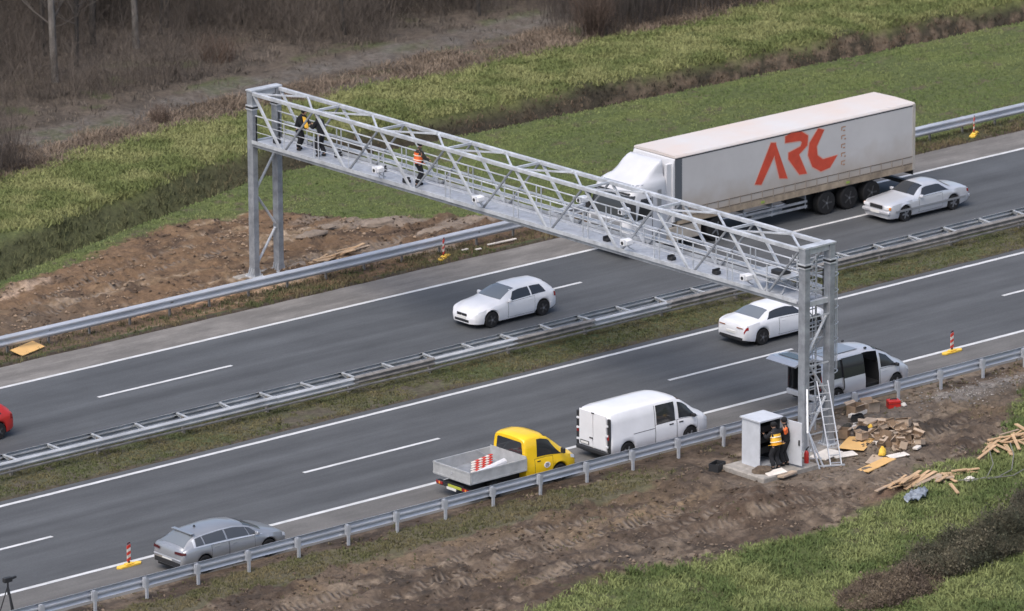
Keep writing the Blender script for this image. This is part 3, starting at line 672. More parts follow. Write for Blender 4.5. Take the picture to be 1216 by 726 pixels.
def car(name, label, cat, loc, rz, kind, paint):
    t = empty(name, loc, rz, label=label, cat=cat); G = M['glass']
    if kind == 'estate':
        lf = Loft(4.8, [(0, .66), (.04, .90), (.10, 1.0), (.2, 1.06), (.42, 1.22), (.72, 1.38), (1.1, 1.43), (1.8, 1.47), (2.4, 1.46), (2.9, 1.38), (3.35, 1.21), (3.75, 1.02), (4.1, .93), (4.5, .82), (4.72, .70), (4.8, .55)],
                  [(0, .60), (.05, .86), (.15, .95), (.5, .985), (2, .95), (3.6, .90), (4.2, .84), (4.6, .72), (4.8, .48)],
                  [(0, .76), (.06, .83), (.2, .89), (.6, .925), (3.9, .93), (4.4, .90), (4.62, .82), (4.74, .68), (4.8, .52)],
                  [(0, .66), (.2, .72), (.5, .62), (.9, .60), (2.6, .60), (3.1, .63), (3.6, .73), (3.9, .80), (4.4, .74), (4.8, .45)], wheels=(.98, 3.82), sill=.22)
        lf.body().build('body', paint, t, smooth=True, angle=62)
        b = lf.patch(lambda u, v: (.20 + .50 * u + .0 * v, 7.05 + 3.9 * v), 6, 8, .007); b.build('rear_window', M['glass_l'], t, fixn=False, smooth=True)
        b = MB(); b.bar((.70, -.56, 1.395), (.70, .56, 1.395), .16, .03); b.build('roof_spoiler', paint, t)
        b = lf.patch(lambda u, v: (2.98 + .70 * u - .08 * (2 * v - 1) ** 2, 6.9 + 4.2 * v), 6, 8, .007); b.build('windscreen', G, t, fixn=False, smooth=True)
        for sd in (-1, 1):
            ws = [(.62, .98, .10, 0), (1.03, 1.95, 0, 0), (2.02, 2.95, 0, -.06), (3.0, 3.45, -.08, -.32)]
            for a, c, fa, fc in ws: lf.side_win(a, c, fa, fc, 4.3, 5.85, side=sd).build('side_window', M['glass_m'], t, fixn=False, smooth=True)
            b = MB()
            for k0, k1 in ((4.02, 4.22), (5.93, 6.1)): lf.patch(lambda u, v: (.55 + 3.0 * u, k0 + (k1 - k0) * v), 16, 1, .009, b, None, sd)
            lf.patch(lambda u, v: (.50 + .1 * u + .1 * v, 4.05 + 1.95 * v), 1, 4, .009, b, None, sd); b.build('window_trim', M['rail'], t, fixn=False)
            door(lf, t, 1.28, 2.02, sd, paint); door(lf, t, 2.06, 3.18, sd, paint); mirror(t, 3.25, sd * .90, .98, paint, sd)
            b = MB(); b.bar((.75, sd * .50, 1.46), (2.6, sd * .52, 1.50), .03, .02); b.build('roof_rail', M['dark'], t) if False else None
        for sd in (-1, 1):
            b = MB(); b.add([(-.012, sd * .42, .80), (.02, sd * .80, .80), (.14, sd * .905, .82), (.14, sd * .90, .90), (.03, sd * .78, .905), (-.002, sd * .42, .89)], [(0, 1, 4, 5), (1, 2, 3, 4)], M['tail_d']); b.build('tail_light', None, t, fixn=False)
        b = MB(); b.bar((.0, -.74, .60), (.0, .74, .60), .05, .035); b.build('bumper_trim', M['rail'], t)
        b = MB(); b.box(-.006, .03, -.72, .72, .33, .50); b.build('bumper', M['dark'], t)
        b = MB(); plate_box(b, -.012, -.26, .26, .52, .60 - .02, None); b.build('number_plate', M['plate'], t)
        b = MB(); b.lathe([(.001, .06), (.03, .05), (.05, 0)], 1.2, 0, 1.455, 'z', 8); b.build('antenna', M['dark'], t)
        for sd in (-1, 1):
            b = MB(); lf.patch(lambda u, v: (4.45 + .25 * u, 3.1 + .9 * v), 4, 2, .008, b, None, sd); b.build('headlight', M['head'], t, fixn=False)
    elif kind == 'hatch':
        lf = Loft(4.3, [(0, .70), (.04, 1.0), (.15, 1.12), (.45, 1.33), (.62, 1.39), (1.2, 1.42), (1.9, 1.41), (2.3, 1.34), (2.75, 1.14), (3.05, .99), (3.5, .92), (4.0, .80), (4.22, .67), (4.3, .5)],
                  [(0, .66), (.1, .93), (1, .92), (2.8, .86), (3.6, .80), (4.1, .68), (4.3, .44)],
                  [(0, .70), (.06, .78), (.3, .86), (.8, .885), (3.5, .885), (3.95, .84), (4.16, .74), (4.3, .50)],
                  [(0, .60), (.3, .60), (.7, .58), (1.9, .58), (2.4, .62), (3.0, .74), (3.6, .74), (4.3, .42)], wheels=(.78, 3.46), sill=.2)
        lf.body().build('body', paint, t, smooth=True, angle=62)
        lf.patch(lambda u, v: (.14 + .36 * u, 7.1 + 3.8 * v), 5, 6, .007).build('rear_window', G, t, fixn=False, smooth=True)
        lf.patch(lambda u, v: (2.18 + .80 * u - .10 * (2 * v - 1) ** 2, 6.9 + 4.2 * v), 6, 8, .007).build('windscreen', M['glass_l'], t, fixn=False, smooth=True)
        for sd in (-1, 1):
            for a, c, fa, fc in ((.62, 1.35, .18, 0), (1.42, 2.52, 0, -.30)): lf.side_win(a, c, fa, fc, 4.2, 5.85, side=sd).build('side_window', G, t, fixn=False, smooth=True)
            door(lf, t, 1.15, 1.40, sd, paint, False) if False else None
            door(lf, t, 1.25, 2.62, sd, paint); mirror(t, 2.6, sd * .86, .93, paint, sd)
            b = MB(); lf.patch(lambda u, v: (3.92 + .27 * u, 3.0 + .95 * v), 4, 2, .008, b, None, sd); b.build('headlight', M['head'], t, fixn=False)
            b = MB(); lf.patch(lambda u, v: (.02 + .2 * u, 2.4 + 1.3 * v), 3, 2, .008, b, None, sd); b.build('tail_light', M['tail'], t, fixn=False)
        b = MB(); b.box(4.285, 4.312, -.28, -.02, .50, .60); b.box(4.285, 4.312, .02, .28, .50, .60); b.build('grille', M['dark'], t)
        b = MB(); b.box(4.27, 4.308, -.42, .42, .26, .36); b.build('air_intake', M['dark'], t)
        b = MB(); b.box(4.30, 4.318, -.25, .25, .385, .475); b.build('number_plate', M['plate'], t)
        b = MB(); b.box(-.014, .01, -.25, .25, .62, .71); b.build('number_plate', M['plate'], t)
    elif kind == 'coupe':
        lf = Loft(4.65, [(0, .66), (.03, .90), (.08, .97), (.55, 1.01), (.85, 1.10), (1.25, 1.28), (1.7, 1.38), (2.3, 1.40), (2.75, 1.32), (3.15, 1.14), (3.5, .98), (4.0, .90), (4.4, .78), (4.58, .66), (4.65, .5)],
                  [(0, .60), (.05, .86), (.6, .95), (1.5, .93), (3.2, .87), (4.0, .80), (4.45, .68), (4.65, .44)],
                  [(0, .72), (.06, .80), (.3, .89), (.8, .91), (3.8, .90), (4.3, .84), (4.55, .70), (4.65, .52)],
                  [(0, .62), (.5, .76), (.9, .72), (1.4, .60), (2.3, .57), (2.8, .62), (3.4, .74), (4.0, .75), (4.65, .42)], wheels=(.88, 3.72), sill=.2)
        lf.body().build('body', paint, t, smooth=True, angle=62)
        lf.patch(lambda u, v: (.72 + .62 * u + .08 * (2 * v - 1) ** 2, 6.95 + 4.1 * v), 6, 8, .007).build('rear_window', M['glass_l'] if paint != M['silver'] else G, t, fixn=False, smooth=True)
        lf.patch(lambda u, v: (2.66 + .78 * u - .08 * (2 * v - 1) ** 2, 6.95 + 4.1 * v), 6, 8, .007).build('windscreen', G, t, fixn=False, smooth=True)
        for sd in (-1, 1):
            lf.patch(lambda u, v: (1.12 + 1.92 * u + (.32 - .66 * u) * v, 4.25 + 1.6 * v * (1 - .0 * u)), 12, 5, .007, None, None, sd).build('side_window', G, t, fixn=False, smooth=True)
            door(lf, t, 1.75, 3.12, sd, paint); mirror(t, 3.0, sd * .88, .92, paint, sd)
            b = MB(); lf.patch(lambda u, v: (.015 + .16 * u, 2.7 + .9 * v), 3, 2, .008, b, None, sd); b.build('tail_light', M['tail'], t, fixn=False)
            b = MB(); lf.patch(lambda u, v: (4.3 + .22 * u, 3.1 + .8 * v), 3, 2, .008, b, None, sd); b.build('headlight', M['head'], t, fixn=False)
            b = MB(); b.box(-.012, .0, sd * .50 - .17, sd * .50 + .17, .745, .785); b.build('tail_light', mat('dim_tail_strip', (.30, .13, .07), .4), t)
        b = MB(); plate_box(b, -.01, -.26, .26, .5, .6, None); b.build('number_plate', M['plate'], t)
        b = MB(); b.box(-.008, .05, -.66, .66, .27, .38); b.build('bumper_insert', M['dark'], t)
    elif kind == 'saloon':
        lf = Loft(4.62, [(0, .66), (.03, .86), (.08, .91), (.7, .97), (.95, 1.05), (1.45, 1.32), (1.75, 1.38), (2.4, 1.38), (2.7, 1.30), (3.05, 1.08), (3.25, .96), (3.9, .89), (4.45, .82), (4.58, .74), (4.62, .56)],
                  [(0, .60), (.05, .82), (.6, .92), (1.5, .90), (3.2, .88), (4.4, .78), (4.58, .70), (4.62, .5)],
                  [(0, .76), (.05, .82), (.3, .855), (4.1, .86), (4.4, .84), (4.55, .78), (4.62, .70)],
                  [(0, .68), (.7, .74), (1.0, .68), (1.5, .56), (2.4, .56), (2.8, .62), (3.2, .73), (4.2, .75), (4.62, .66)], wheels=(.92, 3.72), sill=.2, smooth=.03)
        lf.body().build('body', paint, t, smooth=True, angle=62)
        lf.patch(lambda u, v: (.95 + .5 * u, 7.0 + 4.0 * v), 6, 8, .007).build('rear_window', G, t, fixn=False, smooth=True)
        lf.patch(lambda u, v: (2.55 + .62 * u - .06 * (2 * v - 1) ** 2, 6.9 + 4.2 * v), 6, 8, .007).build('windscreen', G, t, fixn=False, smooth=True)
        for sd in (-1, 1):
            lf.patch(lambda u, v: (1.18 + 1.72 * u + (.42 - .72 * u) * v, 4.25 + 1.6 * v), 12, 5, .007, None, None, sd).build('side_window', G, t, fixn=False, smooth=True)
            door(lf, t, 1.6, 2.95, sd, paint); mirror(t, 2.85, sd * .84, .92, paint, sd)
            b = MB(); b.bar((.25, sd * .868, .50), (4.3, sd * .866, .50), .02, .09); b.build('side_trim', M['greycar'], t)
            b = MB(); b.box(4.585, 4.63, sd * .60 - .15, sd * .60 + .12, .60, .73, None, .015); b.build('headlight', M['head'], t)
            b = MB(); b.box(4.50, 4.60, sd * .76 - .03, sd * .76 + .035, .59, .72, None, .015); b.build('indicator', M['amber'], t)
            b = MB(); lf.patch(lambda u, v: (.01 + .16 * u, 2.8 + 1.0 * v), 3, 2, .008, b, None, sd); b.build('tail_light', M['tail'], t, fixn=False)
        b = MB(); b.box(4.60, 4.64, -.36, .36, .58, .74, None, .01); b.build('grille', M['dark'], t)
        b = MB(); b.box(4.55, 4.70, -.80, .80, .40, .53, None, .03); b.build('bumper', paint, t)
        b = MB(); b.box(-.07, .05, -.80, .80, .42, .55, None, .03); b.build('bumper', paint, t)
        b = MB(); b.box(4.702, 4.716, -.26, .26, .41, .52); b.build('number_plate', M['plate'], t)
    elif kind == 'van':
        lf = Loft(5.08, [(0, .5), (.02, 1.72), (.05, 1.86), (.12, 1.92), (.5, 1.96), (2.6, 1.97), (3.2, 1.95), (3.6, 1.83), (4.0, 1.56), (4.32, 1.32), (4.62, 1.15), (4.9, 1.02), (5.02, .86), (5.08, .62)],
                  [(0, .45), (.04, 1.05), (3.6, 1.08), (4.4, 1.02), (4.8, .92), (5.0, .78), (5.08, .52)],
                  [(0, .88), (.05, .935), (.15, .965), (4.2, .975), (4.6, .93), (4.88, .84), (5.02, .70), (5.08, .60)],
                  [(0, .78), (.1, .80), (.5, .815), (2.8, .815), (3.3, .79), (3.9, .78), (4.4, .78), (4.8, .74), (5.08, .5)], wheels=(.86, 3.96), sill=.28, arch=.39, crown=.05)
        lf.body().build('body', paint, t, smooth=True, angle=62)
        lf.patch(lambda u, v: (3.55 + .78 * u - .12 * (2 * v - 1) ** 2, 6.95 + 4.1 * v), 6, 8, .008).build('windscreen', G, t, fixn=False, smooth=True)
        # rear doors swung a little proud, dark hinge pillars beside them
        b = MB(); b.box(-.05, .004, -.74, -.01, .46, 1.83, None, .03); b.build('rear_door', paint, t)
        b = MB(); b.box(-.05, .004, .012, .76, .46, 1.83, None, .03); o = b.build('rear_door', paint, t)
        for sd in (-1, 1):
            b = MB(); b.box(-.03, .055, min(sd * .78, sd * .925), max(sd * .78, sd * .925), .40, 1.72, None, .02); b.build('tail_light', M['dark'], t)
            b = MB(); b.box(-.036, -.026, min(sd * .79, sd * .89), max(sd * .79, sd * .89), .92, 1.12); b.build('tail_light', M['tail'], t)
            for z in (.62, 1.05, 1.42): b = MB(); b.box(-.075, -.02, min(sd * .755, sd * .86), max(sd * .755, sd * .86), z, z + .07); b.build('hinge', paint, t)
        b = MB(); b.box(-.09, .10, -.90, .90, .28, .44, None, .03); b.build('bumper', M['dark'], t)
        b = MB(); b.box(-.062, -.052, .18, .66, .52, .66, M['dark']); b.box(-.068, -.063, .22, .62, .54, .63, M['plate']); b.build('number_plate', None, t)
        b = MB(); b.box(-.058, -.05, -.10, .06, 1.76, 1.81); b.build('brake_light', M['dark'], t)
        b = MB(); b.box(-.066, -.05, -.02, .16, .80, .85); b.build('handle', M['dark'], t)
        for sd in (-1, 1):
            lf.patch(lambda u, v: (3.38 + .98 * u + (.0 - .52 * u) * v, 4.1 + 1.75 * v), 8, 5, .009, None, None, sd).build('side_window', G, t, fixn=False, smooth=True)
            if sd == -1: lf.patch(lambda u, v: (2.28 + .92 * u, 4.0 + 1.85 * v), 6, 5, .012, None, None, sd).build('side_window', G, t, fixn=False, smooth=True)
            o = door(lf, t, 2.22, 3.25, sd, paint, False); p = lf.S(3.0, 3.2, sd); h = MB(); h.box(p.x - .1, p.x + .1, p.y - .025, p.y + .02, p.z - .02, p.z + .02); h.build('handle', M['dark'], o)
            o = door(lf, t, 3.30, 4.28, sd, paint, False); p = lf.S(3.48, 3.2, sd); h = MB(); h.box(p.x - .1, p.x + .1, p.y - .025, p.y + .02, p.z - .02, p.z + .02); h.build('handle', M['dark'], o)
            b = MB(); lf.patch(lambda u, v: (2.18 - 1.05 * (1 - u), 3.15 + .14 * v), 6, 1, .010, b, None, sd); b.build('door_rail', M['dark'], t, fixn=False)
            b = MB(); lf.patch(lambda u, v: (2.20 + .02 * u, .5 + 5.4 * v), 1, 10, .008, b, None, sd); b.build('door_gap', M['dark'], t, fixn=False)
            mirror(t, 4.05, sd * .96, 1.10, M['dark'], sd)
            b = MB(); lf.patch(lambda u, v: (4.66 + .3 * u, 3.0 + .95 * v), 4, 2, .008, b, None, sd); b.build('headlight', M['head'], t, fixn=False)
        b = MB(); b.box(4.98, 5.10, -.62, .62, .28, .46, None, .02); b.build('bumper', M['dark'], t)
    elif kind == 'mpv':
        lf = Loft(4.95, [(0, .5), (.03, 1.55), (.1, 1.78), (.25, 1.86), (.7, 1.90), (2.6, 1.90), (3.1, 1.84), (3.6, 1.62), (4.0, 1.34), (4.3, 1.16), (4.6, 1.05), (4.82, .90), (4.92, .72), (4.95, .55)],
                  [(0, .45), (.04, 1.0), (3.6, 1.02), (4.3, .96), (4.7, .84), (4.95, .48)],
                  [(0, .85), (.06, .92), (.2, .94), (4.1, .94), (4.5, .89), (4.78, .78), (4.95, .56)],
                  [(0, .74), (.2, .74), (.6, .74), (2.6, .73), (3.2, .72), (3.8, .76), (4.3, .78), (4.95, .48)], wheels=(.92, 4.0), sill=.24, arch=.38)
        op = (2.32, 3.12)
        lf.body(skip=lambda x, k, side: x < .1 or (side == -1 and op[0] < x < op[1] and .9 < k < 6), caps=(False, True)).build('body', paint, t, smooth=True, angle=62)
        b = MB(); b.box(.12, 3.3, -.78, .78, .42, .50); b.box(3.26, 3.32, -.76, .76, .5, 1.2); b.box(.10, 3.3, .66, .70, .5, 1.72); b.box(.10, 2.25, -.70, -.66, .5, 1.72); b.box(.10, 3.2, -.66, .66, 1.74, 1.77); b.build('interior', M['dark'], t)
        for x, y in ((1.5, -.42), (1.5, .42), (2.9, .42)):
            b = MB(); b.box(x - .25, x + .25, y - .26, y + .26, .62, .80, None, .04); b.box(x - .34, x - .2, y - .26, y + .26, .7, 1.38, None, .04); b.build('seat', M['dark'], t)
        lf.patch(lambda u, v: (3.1 + .92 * u - .12 * (2 * v - 1) ** 2, 6.95 + 4.1 * v), 6, 8, .008).build('windscreen', G, t, fixn=False, smooth=True)
        for sd in (-1, 1):
            lf.patch(lambda u, v: (3.2 + .98 * u + (-.0 - .62 * u) * v, 4.15 + 1.65 * v), 8, 5, .009, None, None, sd).build('side_window', G, t, fixn=False, smooth=True)
            door(lf, t, 3.14, 4.15, sd, paint); mirror(t, 3.95, sd * .94, 1.04, M['dark'], sd)
            b = MB(); lf.patch(lambda u, v: (4.55 + .27 * u, 3.0 + .95 * v), 4, 2, .008, b, None, sd); b.build('headlight', M['head'], t, fixn=False)
            b = MB(); lf.patch(lambda u, v: (.02 + .12 * u, 3.0 + 2.2 * v), 2, 4, .010, b, None, sd); b.build('tail_light', M['tail'], t, fixn=False)
            lf.side_win(.22, 1.30, .08, 0, 4.1, 5.85, side=sd).build('side_window', G, t, fixn=False, smooth=True)
        lf.side_win(1.38, 3.1, 0, 0, 4.1, 5.85, side=1).build('side_window', G, t, fixn=False, smooth=True)
        # sliding door pushed back along the flank
        o = lf.patch(lambda u, v: (1.22 + 1.08 * u, .6 + 3.4 * v), 6, 8, .075, None, None, -1).build('sliding_door', paint, t, smooth=True, fixn=False)
        lf.patch(lambda u, v: (1.22 + 1.08 * u, 4.05 + 1.85 * v), 6, 5, .072, None, None, -1).build('side_window', G, o, fixn=False, smooth=True)
        lf.patch(lambda u, v: (1.20 + 1.12 * u, .55 + 5.4 * v), 6, 8, .055, None, None, -1).build('door_edge', M['dark'], o, fixn=False)
        # raised tailgate
        b = MB(); b.prism([(.30, 1.865), (-.10, 1.97), (-.95, 2.02), (-1.2, 1.90), (-1.15, 1.84), (-.9, 1.95), (-.1, 1.90), (.25, 1.81)], 'y', -.80, .80); b.build('tailgate', paint, t)
        b = MB(); b.prism([(-.15, 1.983), (-.72, 2.024), (-.72, 2.032), (-.15, 1.991)], 'y', -.62, .62); b.build('rear_window', M['glass'], t)
        b = MB(); b.box(-.08, .06, -.86, .86, .30, .52, None, .03); b.build('bumper', paint, t)
        b = MB()
        for sd in (-1, 1): b.box(.02, .09, min(sd * .80, sd * .88), max(sd * .80, sd * .88), .5, 1.72)
        b.build('door_frame', M['dark'], t)
        b = MB(); b.box(.55, 2.3, -.52, .52, 1.892, 1.908, None, .005); b.build('roof_panel', M['greycar'], t)
        b = MB(); b.box(2.55, 2.68, -.66, -.58, 1.86, 1.93, None, .02); b.box(2.55, 2.68, .58, .66, 1.86, 1.93, None, .02); b.build('roof_bar_foot', M['dark'], t)
    underbody(lf, t); wheels4(lf, t, lf.wr - .0, .22, kind in ('hatch', 'coupe'))
    return t, lf
est, _ = car('estate_car', 'grey metallic estate car stopped on the near shoulder beside the guard rail', 'car', (-26.32, 4.2, 0), 0, 'estate', M['greycar'])
van, _ = car('panel_van', 'white panel van parked on the shoulder in front of the yellow pickup', 'van', (-6.28, 4.43, 0), 0, 'van', M['white'])
mpv, _ = car('people_carrier', 'silver people carrier behind the gantry leg with tailgate up and side door open', 'van', (4.25, 4.38, 0), 0, 'mpv', M['silver'])
hat, _ = car('hatchback', 'white hatchback driving towards the lower left on the far carriageway', 'car', (5.92, 21.2, 0), math.pi, 'hatch', M['white'])
cpe, _ = car('coupe', 'white coupe partly hidden by the near gantry leg, seen from behind', 'car', (7.85, 12.32, 0), 0, 'coupe', M['white'])
mer, _ = car('old_saloon', 'old silver two door saloon driving beside the lorry trailer', 'car', (29.55, 21.95, 0), math.pi, 'saloon', M['silver'])
redc, _ = car('hatchback', 'red car leaving the picture at the left edge of the far carriageway', 'car', (-20.35, 21.9, 0), math.pi, 'hatch', M['red'])

# ---------------------------------------------------------------- yellow pickup with an open alloy bed
def pickup():
    t = empty('pickup_truck', (-13.42, 4.08, 0), label='yellow pickup with an open aluminium drop side bed carrying tools', cat='pickup')
    Y = M['yellow']; G = M['glass']
    lf = Loft(2.62, [(0, 1.88), (.04, 1.93), (.25, 1.98), (.75, 1.98), (1.1, 1.88), (1.5, 1.58), (1.8, 1.34), (2.05, 1.17), (2.35, 1.02), (2.53, .88), (2.62, .6)],
              [(0, 1.10), (1.0, 1.10), (1.8, 1.04), (2.3, .92), (2.55, .78), (2.62, .5)],
              [(0, .93), (.05, .95), (1.7, .96), (2.1, .93), (2.4, .84), (2.55, .70), (2.62, .58)],
              [(0, .80), (.3, .80), (.8, .79), (1.4, .77), (1.9, .77), (2.3, .72), (2.62, .5)], wheels=(1.62,), sill=.34, arch=.40)
    c = empty('cab', (2.74, 0, 0)); 
    COL.objects.unlink(c); bpy.data.objects.remove(c)
    off = 2.76
    def bl(b, name, m=None, parent=t, **k):
        b.v = [(x + off, y, z) for x, y, z in b.v]; return b.build(name, m, parent, **k)
    bl(lf.body(), 'cab', Y, smooth=True)
    bl(lf.patch(lambda u, v: (1.08 + .80 * u - .12 * (2 * v - 1) ** 2, 6.95 + 4.1 * v), 6, 8, .008), 'windscreen', G, fixn=False, smooth=True)
    b = MB(); b.prism([(-.66, 1.27), (.66, 1.27), (.72, 1.32), (.66, 1.72), (.60, 1.76), (-.60, 1.76), (-.66, 1.72), (-.72, 1.32)], 'x', -.012, .02); bl(b, 'rear_window', G)
    for sd in (-1, 1):
        bl(lf.patch(lambda u, v: (.52 + 1.22 * u + (.05 - .62 * u) * v, 4.15 + 1.7 * v), 8, 5, .009, None, None, sd), 'side_window', G, fixn=False, smooth=True)
        o = bl(lf.patch(lambda u, v: (.42 + .84 * u, .5 + 3.45 * v), 6, 8, .007, None, None, sd), 'door', Y, smooth=True, fixn=False)
        bl(lf.patch(lambda u, v: (.405 + .87 * u, .42 + 3.6 * v), 6, 8, .0035, None, None, sd), 'door_gap', M['dark'], o, fixn=False)
        p = lf.S(.6, 3.2, sd); b = MB(); b.box(p.x - .08, p.x + .08, p.y - .02, p.y + .02, p.z - .02, p.z + .02); bl(b, 'handle', M['dark'], o)
        b = MB(); b.box(1.62, 1.72, min(sd * .95, sd * 1.14), max(sd * .95, sd * 1.14), 1.12, 1.32, None, .02); bl(b, 'wing_mirror', M['dark'])
        bl(lf.patch(lambda u, v: (2.16 + .3 * u, 3.0 + .95 * v), 4, 2, .008, None, None, sd), 'headlight', M['head'], fixn=False)
    # small white emblem disc with grey marks on the right door
    b = MB(); p = lf.S(.98, 1.9, -1)
    b.prism([(p.x + .15 * math.cos(a), p.z + .10 + .11 * math.sin(a)) for a in np.linspace(0, 2 * math.pi, 17)[:-1]], 'y', p.y - .022, p.y - .008, M['white'])
    for k in (-1, 0, 1): b.box(p.x - .09 + abs(k) * .02, p.x + .09 - abs(k) * .02, p.y - .026, p.y - .022, p.z + .10 + k * .05 - .012, p.z + .10 + k * .05 + .012, M['tail_d'])
    bl(b, 'door_emblem')
    b = MB(); b.box(2.5, 2.66, -.62, .62, .30, .50, None, .03); bl(b, 'bumper', M['dark'])
    # chassis, wheels, flatbed
    b = MB(); b.box(.1, 4.9, -.55, .55, .42, .62); b.box(2.9, 5.2, -.8, .8, .26, .44); b.build('chassis', M['dark'], t)
    wheel(.34, .22, t, 4.38, -.84, -1); wheel(.34, .22, t, 4.38, .84, 1)
    wheel(.34, .22, t, 1.25, -.84, -1); wheel(.34, .22, t, 1.25, .84, 1)
    b = MB(); b.box(off + 1.62 - .4, off + 1.62 + .4, -.78, .78, .3, .74); b.build('wheel_well', M['dark'], t)
    A = mat('dropside_aluminium', (.46, .47, .475), .5, .25, .12, 3)
    b = MB(); b.box(.0, 2.72, -1.02, 1.02, .78, .84); b.build('bed_floor', M['steel_d'], t)
    def panel(x0, x1, y0, y1, nm='drop_side'):
        b = MB(); b.box(x0, x1, y0, y1, .80, 1.25)
        lx = abs(x1 - x0) > abs(y1 - y0); s = -1 if (y0 + y1 < 0) else 1
        if lx:
            yy = y0 if s < 0 else y1
            for za, zb in ((.80, .86), (1.19, 1.25)): b.box(x0, x1, yy - .012 if s < 0 else yy, yy if s < 0 else yy + .012, za + .002, zb + .004)
            for xx in (x0, x1 - .06): b.box(xx, xx + .06, yy - .016 if s < 0 else yy, yy if s < 0 else yy + .016, .802, 1.256)
        else:
            for za, zb in ((.80, .86), (1.19, 1.25)): b.box(x0 - .014, x0, y0, y1, za + .002, zb + .004)
        return b.build(nm, A, t)
    panel(.04, 2.70, -1.03, -.995); panel(.04, 2.70, .995, 1.03); panel(.0, .036, -1.03, 1.03, 'tailgate')
    b = MB(); b.box(2.68, 2.72, -.99, .99, .80, 1.32); 
    b.build('headboard', A, t)
    b = MB(); b.bar((2.66, .9, .86), (2.0, .93, 1.28), .03, .03); b.box(-.02, -.012, -.06, .02, 1.0, 1.08); b.build('catch', M['alu'], t)
    b = MB(); b.box(.05, .22, -.92, .92, .42, .56); 
    b.build('rear_bar', M['dark'], t)
    for y0, y1, m in ((-.9, -.55, 'tail'), (.55, .9, 'tail')):
        b = MB(); b.box(.02, .05, y0, y1, .46, .56, M[m]); b.box(.018, .05, y0 + .12, y0 + .2, .462, .558, M['amber']); b.build('tail_light', None, t)
    b = MB(); b.box(.03, .052, -.5, .25, .46, .56); b.build('reflector_panel', mat('yellow_green_reflector', (.42, .45, .06), .5), t)
    b = MB(); b.box(.022, .03, .05 - .26, .05 + .26, .36, .455); b.build('number_plate', M['plate'], t)
    return t
pickup()
# loads lying in the bed
b = MB(); b.tube([(-12.75, 3.48, .965), (-11.05, 3.92, 1.02)], .12, 10); tag(b.build('white_tube', M['white'], smooth=True), 'long white roll lying in the pickup bed', 'roll')
b = MB(); b.box(-12.55, -12.37, 3.42, 3.57, .845, 1.01, None, .03); tag(b.build('black_bag', M['cloth_b']), 'small black bag at the tail end of the pickup bed', 'bag')
for i in range(6):
    b = MB(); x, y, z = -12.75 + .10 * i, 3.76 + .11 * i, .90 + .045 * i
    for k in range(6):
        p = Vector((x + k * .2, y + k * .05, z)); q = p + Vector((.2, .05, 0)); b.bar(p, q, .10, .035, M['delred'] if k % 2 else M['foam'])
    tag(b.build('warning_bar', None), 'red and white striped warning bar stacked in the pickup bed', 'warning bar', group='striped bars in the pickup bed')

